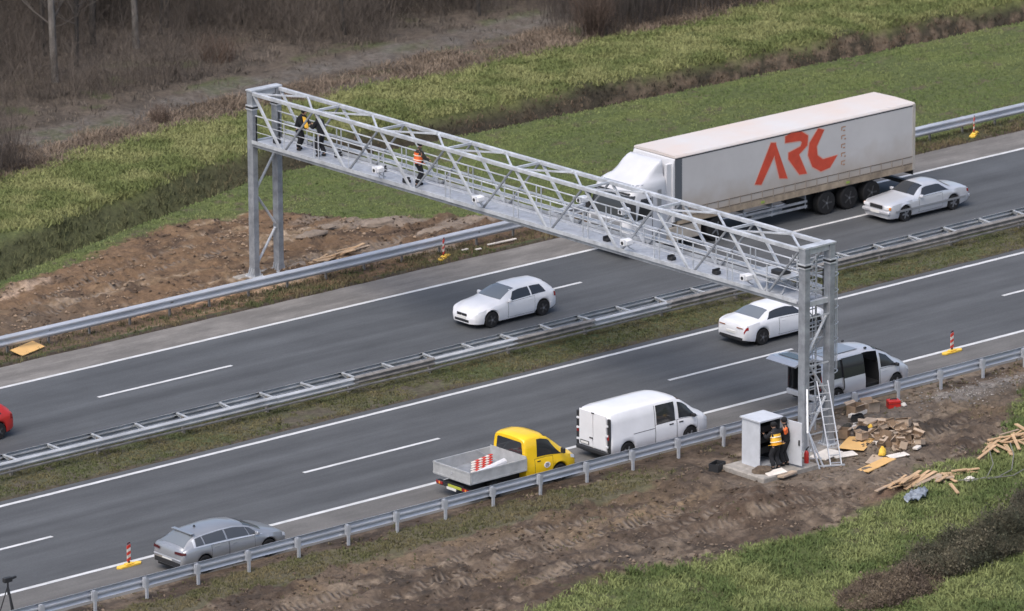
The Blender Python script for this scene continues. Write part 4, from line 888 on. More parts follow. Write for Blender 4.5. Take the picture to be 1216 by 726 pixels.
# ---------------------------------------------------------------- lorry
def lorry():
    X0 = 12.85; YC = 25.34
    t = empty('lorry', (X0, YC, 0), label='white articulated lorry with red ARC lettering on its curtain side', cat='lorry')
    Wm = mat('lorry_cab_paint', (.60, .61, .64), .35, 0, .06, 1.0, coat=.3); D = M['dark']
    # cab: rounded outline in plan, lofted up the height (x grows backwards here)
    def ring(xf, xr, hw, z, rf=.35, rr=.06):
        pts = []
        for a in np.linspace(0, math.pi / 2, 6): pts.append((xf + rf * (1 - math.cos(a)), hw - rf * (1 - math.sin(a)), z))
        out = [(x, y, z) for x, y, z in pts]                      # front centre-left corner -> side
        out += [(xr - rr, hw, z), (xr, hw - rr, z)]
        out += [(x, -y, z) for x, y, z in out[::-1]]
        return out
    rows = [(.06, 2.3, 1.15, .42, .25), (.0, 2.3, 1.23, .60, .28), (.0, 2.3, 1.25, 1.15, .32), (.02, 2.3, 1.25, 1.60, .34), (.07, 2.3, 1.25, 1.72, .35), (.22, 2.3, 1.23, 2.30, .36), (.40, 2.3, 1.21, 2.85, .38), (.55, 2.3, 1.18, 3.02, .40), (.80, 2.3, 1.12, 3.14, .42), (1.05, 2.3, 1.05, 3.22, .45), (1.35, 2.3, 1.02, 3.42, .45), (1.7, 2.3, 1.00, 3.66, .45), (2.0, 2.3, .98, 3.80, .40), (2.15, 2.3, .93, 3.86, .35)]
    b = MB(); v = []; n = None
    for xf, xr, hw, z, rf in rows:
        rg = ring(xf, xr, hw, z, min(rf, (xr - xf) * .45)); n = len(rg); v += rg
    f = [(i * n + j, i * n + (j + 1) % n, (i + 1) * n + (j + 1) % n, (i + 1) * n + j) for i in range(len(rows) - 1) for j in range(n)] + [tuple(range(n)), tuple(range((len(rows) - 1) * n, len(rows) * n))]
    b.add(v, f); b.build('cab', Wm, t, smooth=True, angle=50)
    wrapc = None
    b = MB(); b.box(.30, .62, -1.05, 1.05, 2.72, 2.78, None, .02); b.build('sun_visor', D, t)
    def yrow(z): 
        for a, c in zip(rows, rows[1:]):
            if a[3] <= z <= c[3]:
                f = (z - a[3]) / (c[3] - a[3]); return [a[k] * (1 - f) + c[k] * f for k in range(5)]
    def wrap(z0, z1, a0, a1, off=.012, nz=5, na=24):
        """patch wrapped round the front of the cab between heights z0,z1 and plan parameters a0..a1 (-1..1 = right side..left side)"""
        vv = []
        for i in range(nz + 1):
            z = z0 + (z1 - z0) * i / nz; xf, xr, hw, _, rf = yrow(z)
            for j in range(na + 1):
                s = (a0 + (a1 - a0) * j / na); sg = 1 if s >= 0 else -1; s = abs(s) * (hw)       # arc from centre outwards
                if s < hw - rf: p = Vector((xf, sg * s, z)); nn = Vector((-1, 0, 0))
                else:
                    a = min((s - (hw - rf)) / rf, 1.6); a2 = min(a, 1) * math.pi / 2
                    p = Vector((xf + rf * (1 - math.cos(a2)), sg * (hw - rf + rf * math.sin(a2)), z)); nn = Vector((-math.cos(a2), sg * math.sin(a2), 0))
                vv.append(p + nn * off)
        w = na + 1; return MB().add(vv, [(i * w + j, i * w + j + 1, (i + 1) * w + j + 1, (i + 1) * w + j) for i in range(nz) for j in range(na)])
    wrap(1.78, 2.68, -.93, .93).build('windscreen', M['glass'], t, smooth=True, fixn=False)
    wrap(3.035, 3.075, -1.3, 1.3, .006, 1).build('roof_seam', M['greycar'], t, fixn=False)
    wrap(1.05, 1.62, -.72, .72).build('grille', M['greycar'], t, smooth=True, fixn=False)
    wrap(1.18, 1.25, -.70, .70, .02, 1).build('grille_slat', D, t, fixn=False); wrap(1.42, 1.49, -.70, .70, .02, 1).build('grille_slat', D, t, fixn=False)
    wrap(.62, .95, -.5, .5, .015).build('air_intake', D, t, smooth=True, fixn=False)
    for sd in (-1, 1):
        wrap(.60, .84, sd * .62, sd * .96, .016, 2, 6).build('headlight', M['head'], t, fixn=False)
        b = MB(); y = sd * 1.252; b.add([(.62, y, 1.62), (1.42, y, 1.70), (1.42, y - sd * .02, 2.48), (.85, y - sd * .03, 2.50)], [(0, 1, 2, 3)]); b.v = [(a, q + sd * .006, z) for a, q, z in b.v]; b.build('side_window', M['glass'], t, fixn=False)
        b = MB(); b.box(1.455, 1.475, min(y, y + sd * .01), max(y, y + sd * .01), .7, 2.6); b.box(.55, .57, min(y, y + sd * .01), max(y, y + sd * .01), .95, 1.6); b.build('door_gap', D, t)
        b = MB(); b.box(1.75, 1.95, min(y, y + sd * .012), max(y, y + sd * .012), 1.9, 2.75); b.build('side_grille', M['greycar'], t)
        b = MB(); b.box(.22, .36, min(sd * 1.26, sd * 1.52), max(sd * 1.26, sd * 1.52), 1.75, 2.55, None, .04); b.bar((.35, sd * 1.15, 2.5), (.3, sd * 1.4, 2.52), .04); b.build('wing_mirror', D, t)
        for x in (.55,): b = MB(); b.box(.5, 1.1, min(sd * 1.0, sd * 1.26), max(sd * 1.0, sd * 1.26), .42, .75); b.build('step', D, t)
        # side skirts of the tractor: cream with a rusty orange tint as in the picture
        b = MB(); b.box(1.62, 4.2, min(sd * 1.10, sd * 1.22), max(sd * 1.10, sd * 1.22), .38, 1.0, None, .03); b.build('side_skirt', mat('dusty_skirt_paint', (.40, .36, .31), .6, 0, .2, 2), t)
        b = MB(); b.box(2.3, 2.62, min(sd * 1.02, sd * 1.18), max(sd * 1.02, sd * 1.18), 1.0, 3.7, None, .02); b.build('air_deflector', Wm, t)
    for z in (.50,):
        b = MB(); b.box(.25, 5.6, -.55, .55, .55, .95); b.build('chassis', D, t)
    for x in (1.38, 5.05):
        for sd in (-1, 1): wheel(.51, .32 if x < 2 else .55, t, x, sd * (1.06 if x < 2 else .95), sd)
        b = MB(); b.box(x - .6, x + .6, min(-1.2, 1.2), 1.2, 1.02, 1.10) if x > 2 else b.box(x - .6, x + .6, -1.22, 1.22, .5, 1.08); b.build('mudguard', D, t)
    # trailer
    a0, a1 = 2.72, 16.32; hw = 1.275
    cur = mat('curtain_fabric', (.52, .51, .505), .65, 0, .05, .6); cr = cur.node_tree
    # road film: grime that really sits on the lower and front parts of the curtain
    n = cr.nodes; l = cr.links; bs = n['Principled BSDF']; tc = n.new('ShaderNodeTexCoord'); sx = n.new('ShaderNodeSeparateXYZ'); l.new(tc.outputs['Object'], sx.inputs[0])
    nz = n.new('ShaderNodeTexNoise'); nz.inputs['Scale'].default_value = 1.1; nz.inputs['Detail'].default_value = 6; l.new(tc.outputs['Object'], nz.inputs['Vector'])
    ad = n.new('ShaderNodeMath'); ad.operation = 'MULTIPLY_ADD'; l.new(nz.outputs['Fac'], ad.inputs[0]); ad.inputs[1].default_value = -1.6; l.new(sx.outputs['Z'], ad.inputs[2])
    mr = n.new('ShaderNodeMapRange'); mr.inputs[1].default_value = .45; mr.inputs[2].default_value = 1.9; mr.inputs[3].default_value = .9; mr.inputs[4].default_value = 0.0; l.new(ad.outputs[0], mr.inputs[0])
    mx = n.new('ShaderNodeMix'); mx.data_type = 'RGBA'; l.new(mr.outputs[0], mx.inputs['Factor'])
    src = bs.inputs['Base Color'].links[0].from_socket; l.new(src, mx.inputs['A']); mx.inputs['B'].default_value = (.36, .305, .25, 1); l.new(mx.outputs['Result'], bs.inputs['Base Color'])
    b = MB(); b.box(a0 + .06, a1 - .05, -hw, hw, 1.40, 3.86); b.build('curtain', cur, t)
    b = MB(); r = random.Random(5)
    b.prism([(hw, 3.93), (hw - .05, 4.0), (0, 4.03), (-hw + .05, 4.0), (-hw, 3.93), (-hw, 3.90), (hw, 3.90)], 'x', a0 - .02, a1 + .02)
    roofm = mat('trailer_roof_sheet', (.60, .585, .58), .6, 0, 0, .28, col2=(.62, .52, .46)); b.build('roof', roofm, t)
    b = MB(); b.box(a0, a1, -hw - .008, hw + .008, 3.855, 3.90); b.build('roof_rail', D, t)
    b = MB(); b.prism([(a0 - .14, 1.2), (a0 - .14, 3.55), (a0 - .06, 3.85), (a0 + .055, 3.90), (a0 + .055, 1.2)], 'y', -hw + .02, hw - .02); b.build('front_wall', Wm, t, bevel=.03)
    b = MB()
    b.box(a0 - .03, a0 + .34, -hw - .016, hw + .016, 1.25, 3.853)
    b.build('front_gap_strip', mat('dark_gap_strip', (.10, .11, .125), .6), t)  # wide dark strip painted for the shaded gap behind the cab
    b = MB(); b.box(a1 - .12, a1 + .03, -hw - .016, hw + .016, 1.1, 3.95); b.build('rear_frame', mat('dusty_rear_frame', (.42, .39, .35), .7, 0, .15, 2), t)
    b = MB(); b.box(a0 + .1, a1 - .1, -hw - .004, hw + .004, 1.08, 1.395); b.build('side_rave', mat('muddy_side_rave', (.33, .265, .195), .8, 0, .3, 2.5), t)
    b = MB(); 
    for zz in (1.36, 1.66): b.box(a0 + .25, a1 - .12, -hw - .012, -hw - .003, zz, zz + .03); b.box(a0 + .25, a1 - .12, hw + .003, hw + .012, zz, zz + .03)
    b.build('curtain_strap', mat('grimy_strap', (.14, .115, .09), .8), t)
    b = MB()
    bm_ = mat('grimy_buckle', (.30, .26, .22), .7); k = a0 + .5
    b.box(-.02, .02, -hw - .02, -hw - .004, 1.30, 1.72); q0 = b.build('buckle', bm_, t); q0.location = (k, 0, 0); k += .62
    while k < a1 - .3:
        q = q0.copy(); COL.objects.link(q); q.parent = t; q.location = (k, 0, 0); k += .62
    for x in (20.43 - X0, 25.29 - X0):
        b = MB(); b.box(x - .1, x + .1, -hw - .022, -hw - .012, 1.16, 1.26); b.build('side_marker', mat('green_yellow_marker', (.30, .40, .08), .5), t)
    b = MB(); b.box(a0 + .3, a1 - .15, -.5, .5, .82, 1.07); b.box(a1 - .2, a1, -1.15, 1.15, .42, .58); b.box(a1 - .02, a1 + .02, -1.2, 1.2, .85, 1.05); b.build('trailer_frame', D, t)
    b = MB(); b.box(6.5, 10.2, -1.2, -1.17, .50, .60); b.box(6.5, 10.2, -1.2, -1.17, .72, .82); b.box(6.5, 10.2, 1.17, 1.2, .50, .60)
    for x in (6.6, 8.2, 10.1): b.box(x, x + .05, -1.168, 1.168, .86, 1.06); b.box(x, x + .05, -1.169, -1.13, .45, .861); b.box(x, x + .05, 1.13, 1.169, .45, .861)
    b.build('underrun_guard', M['steel_d'], t)
    b = MB(); b.box(7.2, 8.9, -1.1, -.6, .48, .68, None, .05); b.build('pallet_box', M['steel_d'], t)
    for x in (24.15 - X0, 25.45 - X0, 26.75 - X0):
        for sd in (-1, 1): wheel(.50, .36, t, x, sd * 1.04, sd, dark=True)
    b = MB()
    for x in (24.15 - X0, 25.45 - X0, 26.75 - X0): b.box(x - .5, x + .5, -1.2, 1.2, 1.01, 1.045)
    b.box(23.55 - X0, 27.4 - X0, -.62, .62, .2, .8); b.build('mudguard', D, t)
    # lettering on the left-hand curtain (and the same on the other side)
    Rm_ = mat('red_curtain_print', (.56, .07, .035), .6, 0, .12, 2); Rh = mat('pink_print_edge', (.60, .36, .30), .65)
    A_ = [[(20.01, 2.05), (20.34, 1.99), (21.12, 3.18), (21.14, 3.60), (20.90, 3.64)], [(21.14, 3.60), (21.125, 3.0), (21.40, 2.08), (21.82, 1.99)]]
    R_ = [[(21.71, 3.54), (21.71, 3.78), (22.05, 3.86), (22.62, 3.82), (22.97, 3.60), (22.93, 3.22), (22.62, 3.02), (22.45, 2.90), (22.92, 2.01), (22.52, 2.05), (21.90, 2.80), (21.90, 3.05), (22.58, 3.20), (22.67, 3.40), (22.55, 3.50)]]
    C_ = [[(23.58, 3.80), (23.88, 3.70), (23.46, 3.07), (23.51, 2.66), (23.85, 2.42), (24.66, 2.48), (24.25, 2.05), (23.75, 1.97), (23.27, 2.25), (23.02, 2.78), (23.10, 3.27)]]
    import bmesh
    b = MB()
    for nm, polys in (('letter_a', A_), ('letter_r', R_), ('letter_c', C_)):
        for (yy, thick, m_, grow, ob) in ((-hw - .003, .003, Rh, .085, 'letter_edge'), (-hw - .006, .003, Rm_, .03, nm)):
            b = MB()
            for q in polys:
                area = sum(q[i][0] * q[(i + 1) % len(q)][1] - q[(i + 1) % len(q)][0] * q[i][1] for i in range(len(q))); sg = 1 if area > 0 else -1
                qq = []
                for i in range(len(q)):
                    p0, p1, p2 = Vector(q[i - 1]), Vector(q[i]), Vector(q[(i + 1) % len(q)]); e1 = (p1 - p0).normalized(); e2 = (p2 - p1).normalized()
                    nrm = Vector((e1.y + e2.y, -e1.x - e2.x)) * sg; nrm = nrm.normalized() if nrm.length > .2 else Vector((0, 0)); qq.append((q[i][0] + nrm.x * grow - X0, q[i][1] + nrm.y * grow))
                b.prism(qq, 'y', yy - thick + (.0 if polys.index(q) == 0 else -.0006), yy)
            if nm == 'letter_edge': pass
            if grow < .05: main = b.build(nm, m_, t)
            else: edge = b.build('letter_edge', m_, t)
    # small vertical writing beside the big letters, weathered and hardly readable
    b = MB()
    for k, z in enumerate((3.62, 3.25, 2.88, 2.50, 2.15)):
        x = 25.02 - X0
        b.box(x - .10, x + .12, -hw - .008, -hw - .004, z, z + .05); b.box(x - .13, x - .07, -hw - .0085, -hw - .004, z - .12, z + .04); b.box(x + (.05 if k % 2 else -.02), x + (.15 if k % 2 else .10), -hw - .0083, -hw - .004, z - .16, z - .10)
    b.build('small_writing', mat('faded_brown_print', (.38, .23, .15), .7), t)
    return t
lorry()

# ---------------------------------------------------------------- shoulder beacons (striped plate on a yellow rubber foot)
def beacon():
    t = empty('warning_beacon', (-26.85, 5.72, .0), R(2), cat='beacon', group='striped beacons along the shoulders')
    b = MB(); b.prism([(-.62, .02), (-.5, .14), (.5, .14), (.62, .02), (.62, -.02), (.5, -.14), (-.5, -.14), (-.62, -.02)], 'z', .012, .075); b.box(-.2, .2, -.10, .10, .075, .14, None, .02); b.build('foot', M['delyel'], t)
    b = MB(); b.box(-.03, .03, -.025, .025, .14, .22); b.build('stem', M['dark'], t)
    b = MB(); z = .20
    for k in range(5): b.add([(-.085, -.018, z + k * .13), (.085, -.018, z + k * .13 + .06), (.085, -.018, z + k * .13 + .19), (-.085, -.018, z + (k + 1) * .13), (-.085, .018, z + k * .13), (.085, .018, z + k * .13 + .06), (.085, .018, z + k * .13 + .19), (-.085, .018, z + (k + 1) * .13)], [(0, 1, 2, 3), (7, 6, 5, 4), (0, 4, 5, 1), (3, 2, 6, 7), (0, 3, 7, 4), (1, 5, 6, 2)], M['delred'] if k % 2 == 0 else M['foam'])
    b.build('striped_plate', None, t)
    b = MB(); b.prism([(-.085, .913), (.085, .973), (.05, 1.0), (-.05, .97)], 'y', -.02, .02); b.build('cap', M['tail_d'], t)
    return t
bc = beacon(); bc.scale = (.88,) * 3; bc['label'] = 'striped beacon on a yellow foot behind the grey estate car'
for (x, y, rz, lab) in ((13.46, 5.75, 3, 'striped beacon on a yellow foot ahead of the silver people carrier'), (7.65, 29.43, -2, 'striped beacon on a yellow foot on the far verge above the white hatchback'), (38.1, 29.5, 4, 'striped beacon on a yellow foot on the far verge behind the lorry')):
    c = copy_tree(bc); c.scale = (.88,) * 3; c.location = (x, y, H(x, y) if y > 28.8 else .004); c.rotation_euler = (0, 0, R(rz) + R(30) * (y > 29)); c['label'] = lab

# ---------------------------------------------------------------- people
def skin_obj(name, verts, edges, radii, m, parent, sub=1, root=0):
    me = bpy.data.meshes.new(name); me.from_pydata([tuple(v) for v in verts], edges, []); me.materials.append(m)
    o = bpy.data.objects.new(name, me); COL.objects.link(o); o.parent = parent
    sk = o.modifiers.new('skin', 'SKIN'); sk.use_smooth_shade = True; sk.branch_smoothing = .3
    lay = me.skin_vertices[0].data if me.skin_vertices else None
    if lay is None:
        import bmesh
        bm = bmesh.new(); bm.from_mesh(me); bm.verts.layers.skin.verify(); bm.to_mesh(me); bm.free(); lay = me.skin_vertices[0].data
    for i, r in enumerate(radii): lay[i].radius = (r, r) if not isinstance(r, tuple) else r; lay[i].use_root = (i == root)
    ss = o.modifiers.new('sub', 'SUBSURF'); ss.levels = sub; ss.render_levels = sub
    return o
def person(label, loc, rz, lean=0., legs=((0, .10), (0, -.10)), hands=((.25, .2, 1.05), (.25, -.2, 1.05)), trousers='cloth_b', jacket='cloth_b', vest=None, head='hair', headpitch=0., scale=1.0, twist=0.):
    t = empty('person', loc, rz, label=label, cat='person'); t.scale = (scale,) * 3
    ca, sa = math.cos(lean), math.sin(lean); hip = Vector((0, 0, .94))
    def up(x, y, z):
        p = Vector((x, y, z - .94)); p = Vector((p.x * ca + p.z * sa, p.y, -p.x * sa + p.z * ca)); 
        return hip + p
    V = []; E_ = []; Rr = []
    def add(p, r, to=None):
        V.append(Vector(p)); Rr.append(r)
        if to is not None: E_.append((to, len(V) - 1))
        return len(V) - 1
    pel = add(hip, .12); wa = add(up(0, 0, 1.10), .115, pel); ch = add(up(0, 0, 1.32), .135, wa); nb = add(up(-.01, 0, 1.47), .07, ch); nk = add(up(.0, 0, 1.53), .052, nb)
    hd = up(.02, 0, 1.60); hp = headpitch + lean * .6
    def hv(x, z): return hd + Vector((x * math.cos(hp) + z * math.sin(hp), 0, -x * math.sin(hp) + z * math.cos(hp)))
    h1 = add(hv(.01, .02), .095, nk); h2 = add(hv(.01, .10), .110, h1); h3 = add(hv(-.005, .16), .08, h2)
    ns = add(hv(.105, .055), .014, h1)
    sh = {}; arms = {}
    for i, sd in enumerate((1, -1)):
        s0 = add(up(0, sd * .17, 1.42), .062, ch); S0 = V[s0]; T = Vector(hands[i]); d = T - S0; L = min(d.length, .56); T = S0 + d.normalized() * L
        mid = (S0 + T) / 2; hgt = math.sqrt(max(.001, .285 ** 2 - (L / 2) ** 2)); bend = Vector((-.35, sd * .5, -.8)); bend = (bend - d.normalized() * bend.dot(d.normalized())).normalized()
        el = mid + bend * hgt
        e = add(el, .044, s0); w = add(T, .030, e); fd = (T - el).normalized(); pm = add(T + fd * .06, .030, w)
        side = fd.cross(Vector((0, 0, 1))); side = side.normalized() if side.length > .1 else Vector((0, 1, 0))
        for k in range(4): 
            a = T + fd * (.10) + side * ((k - 1.5) * .020); q = add(a, .010, pm); add(a + fd * (.035 - .006 * abs(k - 1.3)) + Vector((0, 0, -.022)), .008, q)
        q = add(T + fd * .05 + side * (-.042 * sd) , .011, w); add(T + fd * .085 + side * (-.055 * sd), .009, q)
        arms[sd] = (S0, el, T)
    lg = {}
    for i, sd in enumerate((1, -1)):
        fx, fy = legs[i]; h0 = add(hip + Vector((0, sd * .09, -.05)), .088, pel); F = Vector((fx, fy, .08)); H0 = V[h0]
        d = F - H0; L = d.length; hb = math.sqrt(max(.0004, .44 ** 2 - (min(L, .878) / 2) ** 2)); kn = (H0 + F) / 2 + Vector((hb, 0, 0))
        k = add(kn, .058, h0); a = add(F, .042, k); add(F + Vector((.13, 0, -.045)), .034, a)
        lg[sd] = (H0, kn, F)
    body = skin_obj('body', V, E_, Rr, M['skin'], t, 1, 0)
    # clothes follow the same joints
    v = [hip, hip + Vector((0, 0, .10))]; e = [(0, 1)]; r = [.175, .165]
    for sd in (1, -1):
        H0, kn, F = lg[sd]; k = len(v); v += [H0, kn, F + Vector((0, 0, .03))]; e += [(0, k), (k, k + 1), (k + 1, k + 2)]; r += [.135, .105, .092]
    skin_obj('trousers', v, e, r, M[trousers], t)
    v = [up(0, 0, .86), up(0, 0, 1.10), up(0, 0, 1.34), up(-.01, 0, 1.50), up(0, 0, 1.58)]; e = [(0, 1), (1, 2), (2, 3), (3, 4)]; r = [.185, .180, .200, .12, .085]
    for sd in (1, -1):
        S0, el, T = arms[sd]; k = len(v); v += [S0, el, T]; e += [(2, k), (k, k + 1), (k + 1, k + 2)]; r += [.105, .080, .058]
    skin_obj('jacket', v, e, r, M[jacket], t, root=1)
    if vest:
        vv = [up(0, 0, .95), up(0, 0, 1.13), up(0, 0, 1.34), up(-.005, 0, 1.45)]; ee = [(0, 1), (1, 2), (2, 3)]; rr = [.225, .220, .242, .14]
        k = len(vv)
        for sd in (1, -1): vv.append(up(0, sd * .15, 1.41)); ee.append((2, len(vv) - 1)); rr.append(.118)
        vo = skin_obj('vest', vv, ee, rr, M[vest], t, root=1)
        for z in (1.06, 1.24):
            b = MB(); pts = [up(.20 * math.cos(a), .20 * math.sin(a), z) for a in np.linspace(0, 2 * math.pi, 17)]; b.tube(pts, .022, 5, caps=False); b.build('reflective_band', M['reflect'], vo, smooth=True)
    for sd in (1, -1):
        F = lg[sd][2]; skin_obj('shoe', [F + Vector((-.05, 0, -.035)), F + Vector((.05, 0, -.03)), F + Vector((.17, 0, -.045))], [(0, 1), (1, 2)], [.070, .070, .055], M['black'], t)
    if head: skin_obj('hat' if head != 'hair' else 'knit_cap', [hv(-.05, .0), hv(-.030, .08), hv(-.005, .15), hv(-.005, .20)], [(0, 1), (1, 2), (2, 3)], [.100, .125, .130, .08], M[head], t)
    b = MB()
    for sd in (1, -1):
        p = hv(.082, .075) + Vector((0, sd * .032, 0)); b.lathe([(.001, .008), (.012, .004), (.013, -.006)], p.x, p.y, p.z, 'x', 8)
    b.build('eyes', M['dark'], t)
    return t
ZD = 5.66 + .057
person('worker in an orange vest walking along the gantry walkway', (.50, 22.45, ZD), R(-15), lean=.12, legs=((.10, .09), (-.14, -.09)), hands=((.42, .10, 1.08), (.40, -.14, 1.02)), jacket='olive_' and 'cloth_o', vest='vest_o')
person('worker all in black stooping forward on the gantry walkway near its far end', (.62, 30.05, ZD), R(-80), lean=.45, legs=((-.05, .10), (.06, -.12)), hands=((.60, .12, 1.15), (.55, -.10, .95)), vest=None)
person('worker in a dark jacket facing the stooping one on the gantry walkway', (.60, 28.55, ZD), R(100), lean=.30, legs=((.06, .11), (-.05, -.12)), hands=((.50, .08, 1.20), (.48, -.08, 1.10)), scale=1.02)
# yellow sheet held between the two, tool case on the deck
b = MB(); b.prism([(.30, 29.05), (.42, 29.30), (.40, 29.45), (.22, 29.2)], 'z', ZD + 1.12, ZD + 1.50); b.v = [(x, y + .35 * (z - ZD - 1.3), z) for x, y, z in b.v]; tag(b.build('tool_bag', M['vest_y']), 'yellow bag held between the two dark clothed workers on the gantry', 'bag')
person('worker in a yellow and orange vest working inside the open cabinet', (-2.62, -1.50, .225), R(88), lean=.22, legs=((.03, .10), (-.04, -.11)), hands=((.50, .15, 1.25), (.50, -.12, 1.1)), vest='vest_y')
person('worker in black with a red shoulder patch standing at the open cabinet door', (-2.02, -1.36, .225), R(112), lean=.10, legs=((.02, .10), (-.06, -.10)), hands=((.42, .12, 1.35), (.46, -.10, 1.15)), scale=1.02)

# ---------------------------------------------------------------- cabinet and things by the near legs
def cabinet():
    t = empty('equipment_cabinet', (-2.48, -.55, .22), label='light grey equipment cabinet with its door wide open on a concrete slab', cat='cabinet')
    C_ = M['cabinet']; x0, x1, y0, y1, h = -.53, .53, -.48, .48, 1.75
    b = MB(); b.box(x0, x1, y0, y1, .0, .08); b.box(x0, x0 + .03, y0, y1, .08, h); b.box(x1 - .03, x1, y0, y1, .08, h); b.box(x0 + .03, x1 - .03, y1 - .03, y1, .08, h); b.build('shell', C_, t)
    b = MB(); b.prism([(x0 - .06, h), (x1 + .06, h), (x1 + .06, h + .05), (x0 - .06, h + .05)], 'y', y0 - .06, y1 + .06); b.build('roof', C_, t)
    b = MB(); b.box(x0 + .031, x1 - .031, y1 - .05, y1 - .031, .081, h - .002); b.box(x0 + .031, x0 + .05, y0 + .02, y1 - .05, .081, h - .002); b.box(x1 - .05, x1 - .031, y0 + .02, y1 - .05, .081, h - .002)
    b.build('lining', M['cabin'], t)
    for z in (.45, .85, 1.25): b = MB(); b.box(x0 + .1, x1 - .1, y0 + .25, y1 - .06, z, z + .22); b.build('equipment_rack', M['dark'], t)
    d = empty; b = MB(); b.box(-.02, .02, -.98, .0, .08, h - .03, None, .006); o = b.build('door', C_, t); o.location = (x1 + .025, y0 - .01, 0); o.rotation_euler = (0, 0, R(6))
    b = MB(); b.box(-.05, -.02, -.90, -.84, .85, 1.05); b.build('handle', M['dark'], o)
cabinet()
b = MB(); b.box(-3.72, -.95, -2.0, .25, -.2, .215, None, .04); tag(b.build('concrete_slab', M['concrete']), 'rough concrete slab carrying the open cabinet', 'slab')
def lump(name, x, y, z, rx, ry, rz, m, label, cat, seed=0, group=None, parent=None):
    b = MB(); r = random.Random(seed); n, k = 12, 6; vv = []
    for i in range(k + 1):
        for j in range(n):
            a = 2 * math.pi * j / n; e = i / k * math.pi / 2; q = 1 + r.uniform(-.16, .16)
            vv.append((rx * math.cos(a) * math.cos(e) * q, ry * math.sin(a) * math.cos(e) * q, rz * math.sin(e) * q))
    b.add(vv, [(i * n + j, i * n + (j + 1) % n, (i + 1) * n + (j + 1) % n, (i + 1) * n + j) for i in range(k) for j in range(n)] + [tuple(range(n - 1, -1, -1)), tuple(range(k * n, k * n + n))])
    o = b.build(name, m, smooth=True, angle=60); o.location = (x, y, z); return tag(o, label, cat, group)
EARTH = mat('loose_earth', (.105, .078, .056), .95, 0, .35, 5, bump=.6)
lump('soil_heap', -3.15, -1.35, .21, .42, .35, .2, EARTH, 'small heap of earth on the slab corner in front of the cabinet', 'heap', 2)
b = MB(); b.box(-.38, .38, -.22, .22, 0, .05, None, .01); o = b.build('white_board', M['foam']); o.location = (-2.95, -1.82, .23); o.rotation_euler = (R(4), R(-6), R(-15)); tag(o, 'dirty white board lying on the slab before the worker', 'board')
b = MB(); b.box(-.42, .42, -.28, .28, 0, .10, None, .02); b.box(-.36, .36, -.22, .22, .08, .11); o = b.build('board_stack', M['card2']); o.location = (-2.62, -1.95, .10); o.rotation_euler = (R(-8), 0, R(10)); tag(o, 'flat pale carton half off the front edge of the slab', 'carton')
t = empty('crate', (-3.85, .35, H(-3.85, .35)), R(20), label='black open plastic crate on the soil left of the cabinet', cat='crate')
b = MB(); b.box(-.3, .3, -.2, .2, 0, .03); b.box(-.3, -.28, -.2, .2, .03, .3); b.box(.28, .3, -.2, .2, .03, .3); b.box(-.28, .28, -.2, -.18, .03, .3); b.box(-.28, .28, .18, .2, .03, .3); b.build('tray', M['dark'], t)
b = MB(); b.box(-.2, .1, -.12, .1, .03, .2, None, .03); b.build('contents', M['cloth_o'], t)
t = empty('fire_extinguisher', (-1.22, -1.62, .215), label='red fire extinguisher standing at the slab edge beside the cabinet door', cat='extinguisher')
MB().lathe([(.001, 0), (.085, 0), (.09, .05), (.09, .38), (.05, .46), (.03, .48)], 0, 0, 0, 'z', 14).build('cylinder', M['red'], t, smooth=True)
b = MB(); b.lathe([(.03, .48), (.03, .54), (.001, .55)], 0, 0, 0, 'z', 8); b.bar((0, 0, .53), (.12, 0, .60), .03); b.tube([(.0, .02, .52), (.1, .08, .45), (.11, .09, .2)], .012, 6); b.build('valve', M['dark'], t)
# leaning aluminium ladder
def ladder():
    p0, p1 = Vector((-.22, -2.15, H(-.2, -2.1))), Vector((.58, -.52, 2.75)); t = empty('ladder', tuple(p0), label='aluminium ladder leaning against the near gantry legs', cat='ladder')
    d = p1 - p0; w = Vector((d.y, -d.x, 0)).normalized() * .2; w = Vector((.19, -.09, 0))
    for s in (-1, 1): b = MB(); b.bar(w * s, d + w * s, .035, .07); b.build('stile', M['alu'], t)
    n = 11
    for k in range(n):
        c = d * ((k + .4) / n); b = MB(); b.bar(c - w, c + w, .03); b.build('rung', M['alu'], t)
    b = MB(); b.bar(w * -1.3, w * 1.3, .05, .05); b.build('foot_bar', M['dark'], t)
ladder()
def trestle():
    t = empty('trestle', (-.95, -1.75, H(-.95, -1.75)), label='white folding trestle frame with splayed legs beside the leaning ladder', cat='trestle')
    top = Vector((.03, .35, 1.25))
    for q in ((-.10, .18, 0), (.22, -.28, 0), (.42, .30, 0), (-.02, -.30, 0)): b = MB(); b.bar(top, q, .05, .05); b.build('leg', M['alu'], t)
    b = MB(); b.bar(top + Vector((0, .05, -.05)), top + Vector((.62, .75, 1.35)), .06, .06); b.build('mast', M['alu'], t)
    b = MB(); b.bar((-.25, .02, .06), (.95, -.62, .05), .07, .05); b.build('base_rail', M['alu'], t)
    b = MB(); b.bar((.0, .12, .55), (.16, -.02, .55), .04); b.bar((-.08, .2, .3), (.28, -.1, .32), .04); b.build('cross_bar', M['alu'], t)
trestle()
